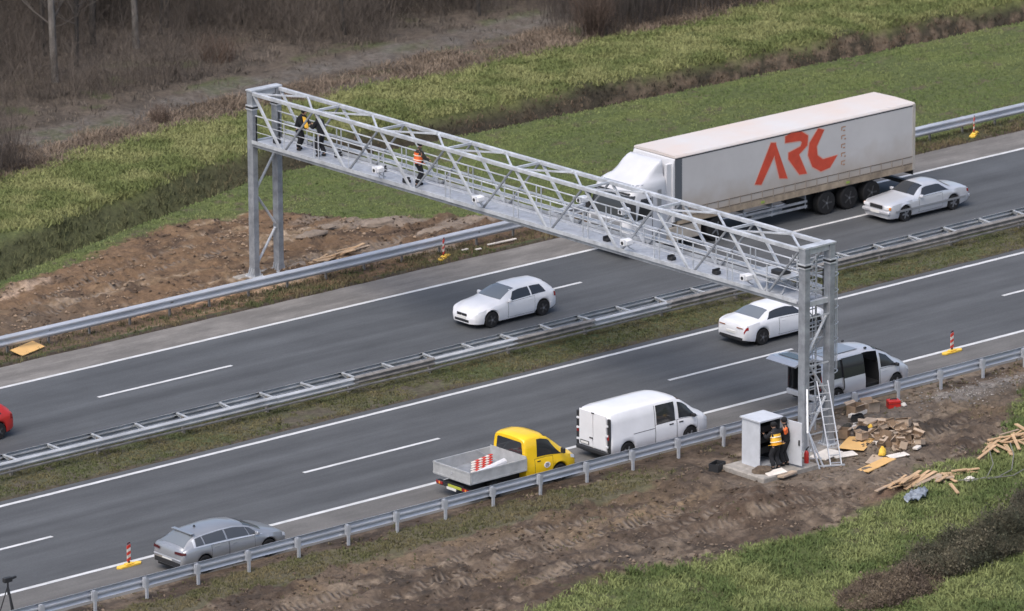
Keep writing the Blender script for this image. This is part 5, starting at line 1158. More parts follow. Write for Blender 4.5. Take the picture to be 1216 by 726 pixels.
for i, (x, y, rz, l, w, h, c, nm, lab, cat) in enumerate([
    (.35, -1.0, 12, 1.15, .75, .05, 'foam', 'foam_sheet', 'white sheet lying behind the foot of the leaning ladder', 'sheet'),
    (.85, -1.45, -20, .9, .5, .04, 'foam', 'foam_sheet', 'large white sheet right of the ladder foot under the yellow plywood edge', 'sheet'),
    (1.95, -.95, 30, 1.5, 1.0, .03, 'ply', 'plywood_sheet', 'wide yellow plywood sheet under the boxes near the ladder', 'plywood'),
    (.70, -3.32, 15, 1.95, .52, .04, 'ply', 'plywood_board', 'long clean plywood board lying alone on the mud in front of the rubbish', 'plywood'),
    (4.78, 1.85, 14, 1.15, .30, .14, 'foam', 'foam_block', 'long pale foam strip at the back of the rubbish by the rail', 'foam'),
    (3.45, 1.05, -12, 1.3, .7, .03, 'foam', 'packing_sheet', 'pale torn packing sheet under the black cable coil', 'sheet'),
    (4.2, .75, 25, .9, .5, .03, 'card2', 'packing_sheet', 'light brown carton sheet beside the cable coil', 'sheet'),
    (2.75, -1.30, 10, .75, .42, .12, 'foam', 'foam_block', 'flat white foam piece in the middle of the cartons', 'foam'),
    (4.05, -1.95, 60, .45, .25, .10, 'foam', 'foam_block', 'small white foam piece at the right edge of the cartons, upper one', 'foam'),
    (3.22, -2.85, 20, .35, .2, .08, 'foam', 'foam_block', 'small white foam piece at the right edge of the cartons, lower one', 'foam'),
    (1.25, -2.65, 30, .95, .45, .03, 'card2', 'packing_sheet', 'pale carton sheet behind the lone plywood board', 'sheet'),
    (2.15, -2.95, -10, .8, .4, .03, 'foam', 'packing_sheet', 'whitish carton sheet at the right end of the lone plywood board', 'sheet')]):
    b = MB(); b.box(-l / 2, l / 2, -w / 2, w / 2, 0, h, None, min(.01, h * .3)); o = b.build(nm, M[c]); o.location = (x, y, H(x, y) + .03 + (.035 if nm == 'plywood_sheet' else 0)); o.rotation_euler = (R(random.uniform(-3, 3)), R(random.uniform(-3, 3)), R(rz)); tag(o, lab, cat)
def carton(x, y, z, l, w, h, rz, m, label, group=None, tilt=0, open_=True):
    t = empty('carton', (x, y, z), R(rz), label=label, cat='carton', group=group); t.rotation_euler = (R(tilt), R(tilt * .7), R(rz))
    b = MB(); e = .012; b.box(-l / 2, l / 2, -w / 2, w / 2, 0, e); b.box(-l / 2, -l / 2 + e, -w / 2, w / 2, e, h); b.box(l / 2 - e, l / 2, -w / 2, w / 2, e, h); b.box(-l / 2 + e, l / 2 - e, -w / 2, -w / 2 + e, e, h); b.box(-l / 2 + e, l / 2 - e, w / 2 - e, w / 2, e, h); b.build('box_body', M[m], t)
    for s, a in ((1, 40), (-1, 25)):
        b = MB(); b.add([(-l / 2, s * w / 2, h), (l / 2, s * w / 2, h), (l / 2, s * (w / 2 + w * .4 * math.cos(R(a))), h + w * .4 * math.sin(R(a)) * (.6 if open_ else -.2)), (-l / 2, s * (w / 2 + w * .4 * math.cos(R(a))), h + w * .35 * math.sin(R(a)))], [(0, 1, 2, 3)])
        fl = b.build('flap', M['card2' if m == 'card' else 'card'], t, fixn=False); so = fl.modifiers.new('thick', 'SOLIDIFY'); so.thickness = .008
    return t
carton(4.72, 2.0, H(4.7, 2.0), .6, .42, .42, 10, 'card', 'brown carton standing against the rail left of its paler neighbour')
carton(5.42, 1.92, H(5.4, 1.9), .55, .42, .42, -5, 'card2', 'pale carton standing against the rail, right one of the pair')
carton(2.25, .02, H(2.25, 0) + .05, .42, .36, .34, 30, 'card', 'brown carton at the back edge of the yellow plywood sheet')
carton(2.32, -.85, H(2.3, -.8) + .10, .40, .30, .26, 8, 'card2', 'small white topped carton standing on the yellow plywood sheet')
rr = random.Random(4)
for k in range(34):
    a, q = rr.uniform(0, 2 * math.pi), math.sqrt(rr.random()); x = 3.55 + 1.15 * q * math.cos(a) + .25 * q * math.sin(a); y = -1.15 + 1.65 * q * math.sin(a); z = H(x, y) + max(0, (1 - q)) * .35 * rr.random() + .02
    carton(x, y, z, rr.uniform(.22, .48), rr.uniform(.18, .36), rr.uniform(.08, .3), rr.uniform(0, 180), 'card' if rr.random() < .7 else 'card2', 'discarded brown carton in the heap of packaging beyond the ladder', 'cartons heaped beyond the ladder', tilt=rr.uniform(-25, 25))
lump('black_sack', 2.98, -.15, H(3, -.2) + .05, .36, .27, .34, M['cloth_b'], 'bulging black sack in front of the cartons', 'sack', 8)
lump('yellow_bag', 1.72, -2.55, H(1.7, -2.5) + .03, .16, .14, .3, M['delyel'], 'crumpled yellow bag behind the lone plywood board', 'bag', 9)
lump('yellow_bag', 3.75, .18, H(3.75, .2) + .03, .18, .10, .12, M['delyel'], 'small yellow bag by the black sack', 'bag', 10)
b = MB(); 
for k in range(4): b.tube([(.30 * (1 - k * .07) * math.cos(a), .2 * (1 - k * .07) * math.sin(a), .05 + k * .045 + .02 * math.sin(3 * a)) for a in np.linspace(0, 2 * math.pi, 17)], .022, 5, caps=False)
o = b.build('cable_coil', M['black'], smooth=True); o.location = (4.2, 1.35, H(4.2, 1.4) + .05); tag(o, 'black cable coil lying on the pale packing sheet', 'coil')
lump('olive_bag', 2.95, .62, H(2.9, .6) + .02, .24, .2, .26, M['cloth_o'], 'dark olive bag between the cable coil and the black sack', 'bag', 12)
t = empty('toolbox', (6.45, 1.75, H(6.4, 1.75)), R(-25), label='red toolbox on the gravel under the rail near the people carrier', cat='toolbox')
b = MB(); b.box(-.24, .24, -.18, .18, 0, .33, None, .03); b.build('case', M['red'], t); b = MB(); b.bar((-.12, 0, .36), (.12, 0, .36), .03); b.bar((-.12, 0, .33), (-.12, 0, .37), .02); b.bar((.12, 0, .33), (.12, 0, .37), .02); b.build('handle', M['dark'], t)
b = MB(); b.box(-.245, .245, -.185, .185, .20, .215); b.build('lid_seam', M['dark'], t)
lump('rag', 6.85, 1.62, H(6.8, 1.6), .14, .1, .12, M['foam'], 'pale rag beside the red toolbox', 'rag', 13)
# plank piles
def planks(cx, cy, rx, ry, ang, n, group, label, seed, lmin=.9, lmax=2.3, spread=25, h=.30):
    r = random.Random(seed)
    for k in range(n):
        x, y = cx + r.gauss(0, rx), cy + r.gauss(0, ry); l = r.uniform(lmin, lmax); w = r.choice((.09, .12, .16)); th = .035
        b = MB(); b.box(-l / 2, l / 2, -w / 2, w / 2, 0, th); o = b.build('plank', M['wood'] if r.random() < .8 else M['wood2'])
        o.location = (x, y, H(x, y) + .04 + h * k / n * r.random()); o.rotation_euler = (R(r.uniform(-8, 8)), R(r.uniform(-6, 6)), R(ang + r.gauss(0, spread))); tag(o, label, 'plank', group)
planks(.15, -5.75, .38, .16, 17, 15, 'planks piled on the grass edge by the grey sheet', 'plank in the pile between the mud and the grass above the grey sheet', 1, 1.2, 2.3, 9)
planks(1.75, -6.05, .45, .2, -25, 12, 'broken planks right of the pile', 'short broken plank scattered right of the plank pile', 2, .4, 1.1, 45, .15)
planks(7.0, -4.6, .7, .35, 20, 22, 'planks piled at the right edge', 'plank in the pile at the right edge of the picture', 3, .9, 2.0, 38, .4)
for x, y, l, rz, lab in ((4.75, -4.95, 1.6, 22, 'long plank reaching out left of the right hand plank pile'), (.72, -7.35, 1.0, 62, 'single short plank lying apart on the grass below the broken planks')):
    b = MB(); b.box(-l / 2, l / 2, -.06, .06, 0, .04); o = b.build('plank', M['wood']); o.location = (x, y, H(x, y) + .12); o.rotation_euler = (0, R(-3), R(rz)); tag(o, lab, 'plank')
planks(4.5, 32.55, .7, .25, 8, 10, 'planks behind the far rail', 'plank lying in the loose pile behind the far rail beside the gantry leg', 5, .9, 2.0, 10, .15)
b = MB(); n = 14; vv = []
r = random.Random(6)
for i in range(n + 1):
    for j in range(8): vv.append((-.75 + 1.5 * i / n, (-.32 + .64 * j / 7) * (.6 + .4 * math.sin(math.pi * i / n)), .12 + .10 * r.random() + .08 * math.sin(i * 1.3 + j)))
b.add(vv, [(i * 8 + j, (i + 1) * 8 + j, (i + 1) * 8 + j + 1, i * 8 + j + 1) for i in range(n) for j in range(7)]); o = b.build('plastic_sheet', M['bluesheet'], smooth=True, angle=30); o.location = (-.92, -7.05, H(-.9, -7.05)); o.rotation_euler = (0, 0, R(25)); so = o.modifiers.new('thick', 'SOLIDIFY'); so.thickness = .01; tag(o, 'crumpled grey blue plastic sheet in the grass below the plank pile', 'sheet')
b = MB(); b.tube([(0, 0, .1), (.6, -.45, .14), (1.4, -.7, .12), (2.2, -.55, .18), (2.9, .05, .5), (3.1, .45, .8)], .022, 6); b.tube([(.3, -.4, .1), (1.0, -.5, .16), (1.7, -.1, .4), (1.95, .35, .75)], .02, 6); b.tube([(.9, -.62, .12), (1.9, -.95, .12), (2.7, -.8, .2)], .022, 6)
o = b.build('cable_hose', mat('grey_hose', (.16, .16, .14), .6), smooth=True); o.location = (1.6, -6.65, H(1.6, -6.6)); tag(o, 'grey flexible pipes curling over the grass right of the broken planks', 'pipe')
lump('white_bag', 2.1, -6.75, H(2.1, -6.7) + .05, .22, .14, .12, M['foam'], 'small white bag at the near end of the grey pipes', 'bag', 15)
b = MB(); b.box(-.75, .75, -.30, .30, 0, .03); o = b.build('plywood_board', M['ply']); o.location = (-13.3, 29.75, H(-13.3, 29.6) + .12); o.rotation_euler = (R(14), 0, R(18)); tag(o, 'orange plywood board lying under the far rail at the left edge', 'plywood')
for k, (x, y, l) in enumerate(((10.9, 29.55, 1.5), (8.95, 29.62, .3), (9.4, 29.3, .28))):
    b = MB(); b.box(-l / 2, l / 2, -.05, .05, 0, .04); o = b.build('batten', M['foam']); o.location = (x, y, H(x, y) + .08); o.rotation_euler = (0, 0, R(-2)); tag(o, ['long pale batten lying on the far verge under the gantry', 'short pale stick on the far verge, left of the two bits near the beacon', 'short pale stick on the far verge, right of the two bits near the beacon'][k], 'batten')
for k, (x, y, s, lab) in enumerate(((6.75, 36.0, .38, 'flat grey stone highest in the dug soil beyond the far leg'), (5.55, 35.3, .55, 'largest pale slab of clay in the dug soil beyond the far leg'), (8.9, 35.1, .6, 'long pale clay ridge right of the far leg'), (10.0, 33.0, .5, 'pale clod just behind the far rail left of the deck'), (2.4, 32.4, .35, 'small clod beside the planks behind the far rail'))):
    lump('clay_clod', x, y, H(x, y) - .03, s * 1.5, s * .6, s * .35, mat('pale_clay', (.235, .19, .15), .95, 0, .2, 4, bump=.4) if k == 0 else bpy.data.materials['pale_clay'], lab, 'clod', 20 + k)
# video tripod at the lower left edge
def tripod():
    x, y = -33.55, 3.75; t = empty('tripod', (x, y, .004), label='black tripod with a camera on the shoulder at the lower left corner', cat='tripod')
    for a in (20, 140, 260):
        b = MB(); b.bar((.02 * math.cos(R(a)), .02 * math.sin(R(a)), 1.15), (.38 * math.cos(R(a)), .38 * math.sin(R(a)), 0), .04, .04); b.build('leg', M['dark'], t)
    b = MB(); b.tube([(0, 0, .9), (0, 0, 1.35)], .03, 8); b.build('centre_column', M['dark'], t)
    b = MB(); b.box(-.18, .16, -.08, .08, 1.35, 1.52, None, .02); b.bar((.1, 0, 1.44), (.36, .02, 1.46), .07); b.build('camera_body', M['dark'], t)
tripod()
b = MB(); b.box(-.10, .10, -.05, .05, -.12, .12, None, .03); o = b.build('red_vest_side', M['vest_o']); o.location = (-2.20, -1.55, 1.62); o.rotation_euler = (0, R(-20), R(20)); tag(o, 'red orange vest side at the shoulder of the black clothed worker by the cabinet', 'vest part')  # block shaping the red side of this worker's vest

# ---------------------------------------------------------------- vegetation
def attr_mat(name, rough=.9, soft=.62):
    m = bpy.data.materials.new(name); m.use_nodes = True; n = m.node_tree.nodes; l = m.node_tree.links; b = n['Principled BSDF']; b.inputs['Roughness'].default_value = rough; b.inputs['Specular IOR Level'].default_value = .2
    a = n.new('ShaderNodeAttribute'); a.attribute_name = 'col'; l.new(a.outputs['Color'], b.inputs['Base Color']); g = n.new('ShaderNodeNewGeometry'); mx = n.new('ShaderNodeMix'); mx.data_type = 'VECTOR'; mx.inputs['Factor'].default_value = soft; l.new(g.outputs['Normal'], mx.inputs['A']); mx.inputs['B'].default_value = (0, 0, 1); nn = n.new('ShaderNodeVectorMath'); nn.operation = 'NORMALIZE'; l.new(mx.outputs['Result'], nn.inputs[0]); l.new(nn.outputs[0], b.inputs['Normal']); return m
VEG = attr_mat('plant_matter')
def np_obj(name, V, F, Cc, parent=None):
    me = bpy.data.meshes.new(name); me.vertices.add(len(V)); me.vertices.foreach_set('co', V.astype(np.float32).ravel())
    k = F.shape[1]; me.loops.add(F.size); me.loops.foreach_set('vertex_index', F.ravel()); me.polygons.add(len(F)); me.polygons.foreach_set('loop_start', np.arange(len(F)) * k); me.polygons.foreach_set('loop_total', np.full(len(F), k)); me.update(calc_edges=True)
    ca = me.attributes.new('col', 'FLOAT_COLOR', 'POINT'); ca.data.foreach_set('color', np.concatenate([np.clip(Cc, .004, 1), np.ones((len(V), 1))], 1).ravel())
    me.materials.append(VEG); o = bpy.data.objects.new(name, me); COL.objects.link(o)
    if parent: o.parent = parent
    return o
def blades(name, x, y, h, col, nb=5, w=.03, spread=.10, lean=.5, label=None, cat='grass', z=None, kind='stuff'):
    """tufts at x,y with height h and colour col (n,3); every blade is a bent two-piece leaf"""
    N = len(x); x = np.repeat(x, nb); y = np.repeat(y, nb); z0 = np.repeat(gh(x[::nb], y[::nb]) if z is None else z, nb); h = np.repeat(h, nb) * rng.uniform(.55, 1.15, N * nb); c = np.repeat(col, nb, 0) * rng.uniform(.72, 1.3, (N * nb, 1))
    n = N * nb; a = rng.uniform(0, 2 * np.pi, n); r = spread * np.sqrt(rng.random(n)); bx, by = x + r * np.cos(a), y + r * np.sin(a)
    a2 = rng.uniform(0, 2 * np.pi, n); ln = lean * rng.random(n) * h; dx, dy = np.cos(a2) * ln, np.sin(a2) * ln
    a3 = rng.uniform(0, np.pi, n); ww = w * rng.uniform(.6, 1.4, n) / 2; wx, wy = np.cos(a3) * ww, np.sin(a3) * ww
    P = np.stack([np.stack([bx - wx, by - wy, z0 - .02], 1), np.stack([bx + wx, by + wy, z0 - .02], 1), np.stack([bx + dx * .4 + wx * .8, by + dy * .4 + wy * .8, z0 + h * .62], 1), np.stack([bx + dx * .4 - wx * .8, by + dy * .4 - wy * .8, z0 + h * .62], 1), np.stack([bx + dx, by + dy, z0 + h * (1 - .25 * lean * rng.random(n))], 1)], 1)
    i = np.arange(n)[:, None] * 5; F = np.concatenate([np.concatenate([i, i + 1, i + 2], 1), np.concatenate([i, i + 2, i + 3], 1), np.concatenate([i + 3, i + 2, i + 4], 1)])
    Cc = np.repeat(c[:, None, :], 5, 1); Cc[:, 4] *= 1.15
    o = np_obj(name, P.reshape(-1, 3), F, Cc.reshape(-1, 3)); tag(o, label, cat, kind=kind); return o
def scatter(n, x0, x1, y0, y1, keep):
    x = rng.uniform(x0, x1, n); y = rng.uniform(y0, y1, n); k = keep(x, y, masks(x, y)); s = rng.random(n) < k; return x[s], y[s]
def cmix(x, y, c0, c1, sc=.6, seed=5, amt=3.0):
    t = np.clip((fbm(x, y, sc, 4, seed) - .5) * amt + .5, 0, 1)[:, None]; return np.array(c0) * (1 - t) + np.array(c1) * t
def inview(x, y): return (y < 79 - (x < 22) * (22 - x) * 1.345 + (x > 22) * 0)
# short lawn between far rail and ditch
x, y = scatter(60000, -16, 72, 30.2, 45.5, lambda x, y, m: (1 - m['mudfar']) * (m['d'] < .1) * (.6 + m['n1']))
blades('grass', x, y, .04 + .06 * rng.random(len(x)), cmix(x, y, (.108, .148, .052), (.155, .185, .074), .35, 5), 4, .04, .14, .8, 'short green grass on the strip between the far rail and the ditch')
# far verge weeds
x, y = scatter(9000, -26, 72, 28.85, 30.4, lambda x, y, m: (.30 + .9 * (m['n1'] > 0)))
blades('grass', x, y, .08 + .10 * rng.random(len(x)), cmix(x, y, (.075, .085, .038), (.13, .105, .062), 1.2, 8), 5, .035, .14, .7, 'thin olive weeds on the far verge under the rail')
# rough bright grass beyond the ditch
x, y = scatter(70000, -6, 80, 44, 54.5, lambda x, y, m: (1 - m['wood']) * (m['d'] > 3.0) * (.75 + .8 * m['n1']))
blades('tall_grass', x, y, .09 + .14 * rng.random(len(x)) + .35 * np.maximum(0, fbm(x, y, 1.1, 2, 6) - .52), cmix(x, y, (.128, .155, .056), (.220, .232, .098), .8, 12, 4), 7, .035, .22, 1.7, 'rough bright tussocky grass beyond the ditch')
# ditch growth
x, y = scatter(26000, -10, 80, 39, 49.5, lambda x, y, m: m['ditch'] * .8)
cc = cmix(x, y, (.036, .032, .022), (.105, .078, .055), 1.4, 14, 4); lf = sstep(20, 2, x)[:, None] * .8; cc = cc * (1 - lf) + np.array([.088, .100, .046]) * lf
blades('ditch_growth', x, y, .08 + .16 * rng.random(len(x)) * (1 + 1.2 * (x < 10)), cc, 5, .04, .2, 1.2, 'dark sedge and dead stalks lining the ditch', 'ditch plants')
# near side: median, verge and the rough grass at the lower right
x, y = scatter(26000, -40, 62, 14.9, 18.4, lambda x, y, m: .75 * (m['n1'] < .16))
blades('grass', x, y, .04 + .06 * rng.random(len(x)), cmix(x, y, (.075, .088, .036), (.125, .112, .058), 1.0, 21), 5, .035, .12, .8, 'worn olive grass on the central reservation')
x, y = scatter(26000, -38, 20, .6, 3.1, lambda x, y, m: np.clip(m['verge'] + .10 * (m['n2'] > .05), 0, 1) * .38)
blades('grass', x, y, .04 + .08 * rng.random(len(x)), cmix(x, y, (.088, .092, .042), (.13, .112, .062), 1.0, 23), 5, .035, .12, .8, 'weedy grass along the posts of the near rail')
x, y = scatter(80000, -30, 26, -22, 3.0, lambda x, y, m: (1 - m['mudnear']) * (y < pl(x, NEARG) + .4) * (.75 + .8 * m['n1']))
blades('tall_grass', x, y, .07 + .13 * rng.random(len(x)) + .5 * np.maximum(0, fbm(x, y, .9, 2, 16) - .52), cmix(x, y, (.088, .122, .042), (.185, .215, .084), .7, 25, 4), 7, .035, .2, 1.6, 'long green grass at the lower right below the mud')
x, y = scatter(3000, -30, 16, -7, 2, lambda x, y, m: m['mudnear'] * .35 * (m['n1'] < -.05))
blades('weeds', x, y, .05 + .10 * rng.random(len(x)), cmix(x, y, (.07, .08, .035), (.13, .105, .06), 1.5, 27), 4, .03, .1, .8, 'sparse weeds growing in the churned mud', 'weeds')
# dead reddish grass beside the forest track
x, y = scatter(26000, -4, 60, 49.5, 57, lambda x, y, m: m['wood'] * (y < 55.2 + .03 * x) * np.clip(.45 + 2.2 * m['n1'], 0, 1))
blades('dead_grass', x, y, .12 + .30 * rng.random(len(x)), cmix(x, y, (.125, .098, .075), (.21, .165, .125), .9, 29), 6, .03, .25, 1.8, 'reddish dead grass between the rough grass and the forest track', 'dead grass')
x, y = scatter(26000, 4, 60, 56, 90, lambda x, y, m: np.clip(.25 + 1.6 * m['n2'], 0, 1) * (1 - m['path']))
blades('leaf_litter', x, y, .10 + .25 * rng.random(len(x)), cmix(x, y, (.085, .074, .062), (.14, .118, .098), .7, 31), 5, .04, .3, 1.6, 'dead leaves and low stalks on the woodland floor', 'litter')  # haze among the trees mixed into these paler litter colours

def twig_mass(x, y, h, col, w=.022, lean=.6, segs=4, z=None):
    n = len(x); z0 = gh(x, y) if z is None else z; a = rng.uniform(0, 2 * np.pi, n); L = lean * h * rng.random(n); k1 = rng.uniform(-.5, .5, n); V = []; a3 = rng.uniform(0, np.pi, n)
    for s in range(segs + 1):
        t = s / segs; px = x + np.cos(a) * L * t ** 1.5 + np.cos(a + 1.57) * k1 * h * .25 * np.sin(t * 3.1); py = y + np.sin(a) * L * t ** 1.5 + np.sin(a + 1.57) * k1 * h * .25 * np.sin(t * 3.1); pz = z0 - .05 + h * t
        ww = w * (1 - .75 * t) / 2
        for g in range(3): V.append(np.stack([px + ww * np.cos(a3 + g * 2.094), py + ww * np.sin(a3 + g * 2.094), pz], 1))
    V = np.stack(V, 1); m = (segs + 1) * 3; F = []; i = np.arange(n)[:, None] * m
    for s in range(segs):
        for g in range(3):
            a_, b_ = s * 3 + g, s * 3 + (g + 1) % 3; F.append(np.concatenate([i + a_, i + b_, i + b_ + 3, i + a_ + 3], 1))
    return V.reshape(-1, 3), np.concatenate(F), np.repeat(col, m, 0)
def side_twigs(x, y, z, L, col, w=.012):
    """short straight twigs leaving points in all directions"""
    n = len(x); a = rng.uniform(0, 2 * np.pi, n); e = rng.uniform(-.1, 1.2, n); dx, dy, dz = np.cos(a) * np.cos(e) * L, np.sin(a) * np.cos(e) * L, np.sin(e) * L
    a3 = rng.uniform(0, np.pi, n); V = []
    for g in range(3): V.append(np.stack([x + w / 2 * np.cos(a3 + g * 2.094), y + w / 2 * np.sin(a3 + g * 2.094), z], 1))
    V.append(np.stack([x + dx, y + dy, z + dz], 1)); V = np.stack(V, 1); i = np.arange(n)[:, None] * 4
    F = np.concatenate([np.concatenate([i, i + 1, i + 3], 1), np.concatenate([i + 1, i + 2, i + 3], 1), np.concatenate([i + 2, i, i + 3], 1)])
    return V.reshape(-1, 3), F, np.repeat(col, 4, 0)
def cat_parts(parts):
    V = []; F = []; Cc = []; k = 0
    for v, f, c in parts:
        if f.shape[1] == 4: f = np.concatenate([f[:, [0, 1, 2]], f[:, [0, 2, 3]]])
        V.append(v); F.append(f + k); Cc.append(c); k += len(v)
    return np.concatenate(V), np.concatenate(F), np.concatenate(Cc)
def undergrowth(name, n, x0, x1, y0, y1, keep, hmin, hmax, c0, c1, label, w=.024, lean=.6, nside=3):
    x, y = scatter(n, x0, x1, y0, y1, keep); h = rng.uniform(hmin, hmax, len(x)) * (.6 + .8 * fbm(x, y, .35, 2, 61)); c = cmix(x, y, c0, c1, .5, 62) * rng.uniform(.75, 1.25, (len(x), 1)); z = gh(x, y)
    parts = [twig_mass(x, y, h, c, w, lean, 4, z)]
    for k in range(nside):
        t = rng.uniform(.25, .9, len(x)); parts.append(side_twigs(x + rng.normal(0, .12, len(x)), y + rng.normal(0, .12, len(x)), z + h * t, h * rng.uniform(.2, .45, len(x)), c, w * .6))
    V, F, Cc = cat_parts(parts); o = np_obj(name, V, F, Cc); return tag(o, label, 'undergrowth', kind='stuff')
undergrowth('undergrowth', 46000, 2, 58, 59.5, 88, lambda x, y, m: np.clip(.16 + 2.4 * (fbm(x, y, .22, 3, 65) - .42) + .05 * (y - 62), 0, 1) * (1 - m['path']), .7, 3.4, (.068, .058, .050), (.112, .094, .080), 'grey brown bare undergrowth between the tree trunks', .026, 1.5, 4)  # stem tones raised so the colour carries the woodland haze
undergrowth('thicket', 15000, 32, 66, 53.6, 66, lambda x, y, m: np.clip(sstep(35.5, 39, x - .35 * (y - 54)) * 1.0 * (.75 + m['n1']), 0, 1), 1.4, 4.0, (.078, .067, .061), (.102, .088, .080), 'dense dark bare thicket on the far side of the rough grass at the top', .026, .55, 4)
undergrowth('thicket', 1900, -2, 3.2, 51.5, 58, lambda x, y, m: m['wood'] * .9, .8, 2.6, (.085, .072, .064), (.12, .095, .080), 'greyish bare thicket at the left edge of the picture')
for k, (cx, cy, rad, hh, n, lab) in enumerate(((12.6, 54.6, 1.1, .9, 90, 'bare reddish shrub beside the forest track, leftmost one'), (37.5, 54.0, 1.3, 2.6, 260, 'upright bare shrub at the left end of the dark thicket'), (21.6, 61.9, 2.0, 1.2, 220, 'low tangled shrub under the pale birch trunk'))):
    a = rng.uniform(0, 2 * np.pi, n); r = rad * np.sqrt(rng.random(n)); x, y = r * np.cos(a), r * np.sin(a); h = hh * rng.uniform(.5, 1.1, n); c = np.array([.115, .085, .068])[None, :] * rng.uniform(.6, 1.3, (n, 1))
    V, F, Cc = cat_parts([twig_mass(x * .4, y * .4, h, c, .03, .8, 4, np.zeros(n))] + [side_twigs(x * .8, y * .8, h * rng.uniform(.3, .9, n), h * .3, c, .016) for _ in range(3)])
    o = np_obj('bare_shrub', V, F, Cc); o.location = (cx, cy, H(cx, cy)); tag(o, lab, 'shrub')
# bramble thickets at the lower right
def bramble(cx, cy, rx, ry, hh, n, ang, c0, c1, lab):
    t = empty('bramble_bush', (cx, cy, H(cx, cy)), R(ang), label=lab, cat='bush')
    a = rng.uniform(0, 2 * np.pi, n); r = np.sqrt(rng.random(n)); x, y = rx * r * np.cos(a), ry * r * np.sin(a); h = hh * rng.uniform(.4, 1.0, n) * (1.05 - .6 * r ** 2) * (.1 + 1.9 * fbm(x, y, 1.0, 3, 81) ** 1.3); c = cmix(x, y, c0, c1, 1.2, 82) * rng.uniform(.6, 1.4, (n, 1))
    V, F, Cc = cat_parts([twig_mass(x, y, h, c, .022, 1.2, 4, np.zeros(n) - .1)] + [side_twigs(x, y, h * rng.uniform(.3, .95, n), .25 + .2 * rng.random(n), c, .014) for _ in range(3)]); np_obj('stems', V, F, Cc, t)
    m = n * 5; i = rng.integers(0, n, m); lx = x[i] + rng.normal(0, .14, m); ly = y[i] + rng.normal(0, .14, m); lz = h[i] * rng.uniform(.3, 1.05, m); s = rng.uniform(.025, .06, m); u = rng.normal(0, 1, (m, 3)); u /= np.linalg.norm(u, axis=1)[:, None]; v = np.cross(u, rng.normal(0, 1, (m, 3))); v /= np.linalg.norm(v, axis=1)[:, None]
    P = np.stack([lx, ly, lz], 1); V = np.stack([P - u * s[:, None], P + v * s[:, None] * .7, P + u * s[:, None], P - v * s[:, None] * .7], 1).reshape(-1, 3); F = np.arange(m * 4).reshape(-1, 4)
    cc = np.repeat(cmix(lx, ly, c0, c1, 1.6, 83, 4) * rng.uniform(.6, 1.5, (m, 1)), 4, 0); np_obj('foliage', V, F, cc, t); return t
bramble(-8.6, -13.7, 2.6, 1.2, .75, 2000, 10, (.090, .070, .055), (.15, .12, .085), 'reddish brown dead bramble bush at the bottom edge, left of the dark one')
bramble(-3.4, -12.5, 4.4, 1.3, 1.15, 4200, 12, (.046, .050, .034), (.10, .09, .062), 'dark grey green bramble bush crossing the lower right corner')
bramble(3.6, -10.4, 3.6, 1.3, 1.15, 3400, 14, (.046, .050, .036), (.10, .088, .066), 'dark bramble bush running out of the picture at the right edge')
x, y = scatter(2500, -14, 6, -20, -15.5, lambda x, y, m: .4 + 0 * x)
# trees
def tree_proto(seed, hgt, r0, bark, col):
    r = random.Random(seed); b = MB(); pts = []; x = y = 0
    n = 9
    for i in range(n + 1): pts.append((x, y, hgt * i / n)); x += r.uniform(-.12, .12); y += r.uniform(-.12, .12)
    b.tube([(0, 0, -.3)] + pts, [r0 * 1.35] + [r0 * (1 - .85 * i / n) + .012 for i in range(n + 1)], 8)
    tr = b
    V = []; F = []; c = MB()
    def limb(p, d, L, rad, lev):
        q = [p]; dd = d.copy()
        for i in range(4):
            dd = (dd + Vector((r.uniform(-.25, .25), r.uniform(-.25, .25), r.uniform(.0, .25)))).normalized(); q.append(q[-1] + dd * L / 4)
        c.tube(q, [rad * (1 - .2 * i) for i in range(5)], 4 if lev == 0 else 3, caps=False)
        if lev < 2:
            for k in range(5 if lev == 0 else 4):
                j = r.randint(1, 4); a = r.uniform(0, 6.28); e = Vector((math.cos(a), math.sin(a), r.uniform(.1, .9))).normalized(); limb(q[j], (dd * .6 + e).normalized(), L * r.uniform(.35, .55), rad * .45, lev + 1)
    for k in range(17):
        f = r.uniform(.18, .97) if k > 3 else r.uniform(.12, .4); j = f * n; i = int(j); p = Vector(pts[i]).lerp(Vector(pts[min(n, i + 1)]), j - i); a = r.uniform(0, 6.28)
        limb(p, Vector((math.cos(a), math.sin(a), r.uniform(.3, 1.1))).normalized(), hgt * r.uniform(.12, .26) * (1.15 - .6 * f), r0 * .30 * (1.1 - .7 * f), 0)
    return tr, c
protos = []
def make_tree(seed, hgt, r0, bark, loc, label, group=None):
    tr, c = tree_proto(seed, hgt, r0, bark, None); t = empty('bare_tree', loc, label=label, cat='tree', group=group); tr.build('trunk', M[bark], t, smooth=True); c.build('crown', M['twig'], t, smooth=True, fixn=False); return t
make_tree(31, 15, .17, 'bark_l', (13.4, 63.4, H(13.4, 63.4)), 'pale barked bare tree standing nearest the forest track at the left')
make_tree(32, 16, .15, 'bark_l', (20.2, 66.2, H(20.2, 66.2)), 'white stemmed birch in the wood above the tangled shrub')
GT = 'bare trees of the wood behind the forest track'; LT = 'grey brown bare tree among many alike in the wood behind the track'
P3 = [make_tree(41, 16, .19, 'bark', (9.5, 67.5, 0), LT, GT), make_tree(42, 14, .13, 'bark', (17.2, 69.5, 0), LT, GT), make_tree(43, 12, .09, 'bark', (25.4, 68.0, 0), LT, GT)]
r = random.Random(12); placed = [(13.4, 63.4), (20.2, 66.2), (9.5, 67.5), (17.2, 69.5), (25.4, 68)]
k = 0
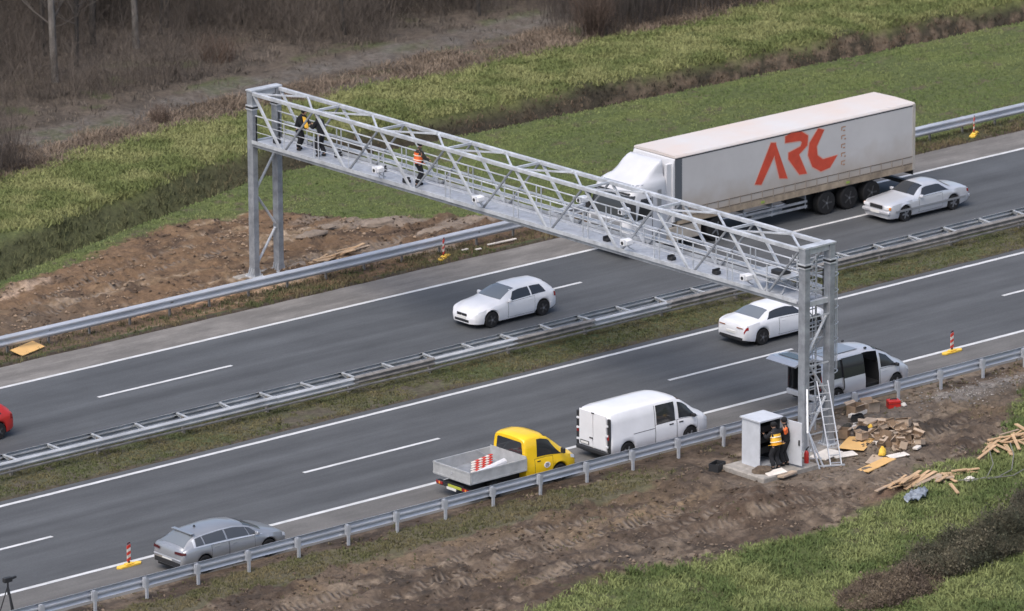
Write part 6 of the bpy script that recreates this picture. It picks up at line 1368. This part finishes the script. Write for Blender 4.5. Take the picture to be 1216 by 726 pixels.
while len(placed) < 150 and k < 9000:
    k += 1; x = r.uniform(0, 52); y = r.uniform(62.5, 92)
    if y < 64 + .04 * x or (x < 8 and y < 60) or any((x - a) ** 2 + (y - b_) ** 2 < 1.4 for a, b_ in placed): continue
    placed.append((x, y)); c = copy_tree(P3[r.choice((0, 1, 1, 2, 2, 2))]); s = r.uniform(.7, 1.2); c.location = (x, y, H(x, y)); c.rotation_euler = (R(r.uniform(-3, 3)), R(r.uniform(-3, 3)), r.uniform(0, 6.28)); c.scale = (s, s, s)
for x, y, lab in ((36.2, 60.6, 'thin bare tree standing alone above the track near the top middle'), (29.0, 61.8, 'thin bare tree beside the track behind the far gantry corner')):
    c = copy_tree(P3[2]); c.location = (x, y, H(x, y)); c['label'] = lab; del c['group']

# clods and stones strewn over the dug ground
def clods(n, x0, x1, y0, y1, keep, smin, smax, c0, c1, label, name='clods'):
    x, y = scatter(n, x0, x1, y0, y1, keep); m = len(x); sz = smin + (smax - smin) * rng.random(m) ** 3; z = gh(x, y)
    D = np.array([(1, 0, 0), (0, 1, 0), (-1, 0, 0), (0, -1, 0), (0, 0, .8), (0, 0, -.6)]); a = rng.uniform(0, 6.28, m); q = rng.uniform(.6, 1.4, (m, 6, 1))
    P = D[None] * sz[:, None, None] * q; X = P[..., 0] * np.cos(a)[:, None] * 1.3 - P[..., 1] * np.sin(a)[:, None]; Y = P[..., 0] * np.sin(a)[:, None] * 1.3 + P[..., 1] * np.cos(a)[:, None]
    V = np.stack([X + x[:, None], Y + y[:, None], P[..., 2] + (z + sz * .3)[:, None]], -1).reshape(-1, 3)
    T = np.array([(0, 1, 4), (1, 2, 4), (2, 3, 4), (3, 0, 4), (1, 0, 5), (2, 1, 5), (3, 2, 5), (0, 3, 5)]); F = (np.arange(m)[:, None, None] * 6 + T[None]).reshape(-1, 3)
    c = np.repeat(cmix(x, y, c0, c1, .8, 91, 4) * rng.uniform(.6, 1.45, (m, 1)), 6, 0); o = np_obj(name, V, F, c); return tag(o, label, 'clods', kind='stuff')
clods(24000, -34, 18, -9, 2.9, lambda x, y, m: m['mudnear'] * np.clip(.3 + 3 * m['n2'], .05, 1), .012, .08, (.065, .048, .036), (.165, .128, .097), 'loose clods and small stones over the churned mud on the near side')
clods(20000, -18, 18, 30.4, 42, lambda x, y, m: m['mudfar'] * np.clip(.3 + 3 * m['n2'], .05, 1), .012, .085, (.075, .053, .038), (.25, .185, .13), 'loose clods over the dug brown soil around the far gantry leg')
clods(3500, 4, 15, -1.5, 2.9, lambda x, y, m: np.exp(-(((x - 10.4) / 2.6) ** 2 + ((y - 1.2) / .9) ** 2)), .02, .06, (.16, .15, .14), (.26, .245, .23), 'grey gravel spread under the near rail at the right', 'gravel')
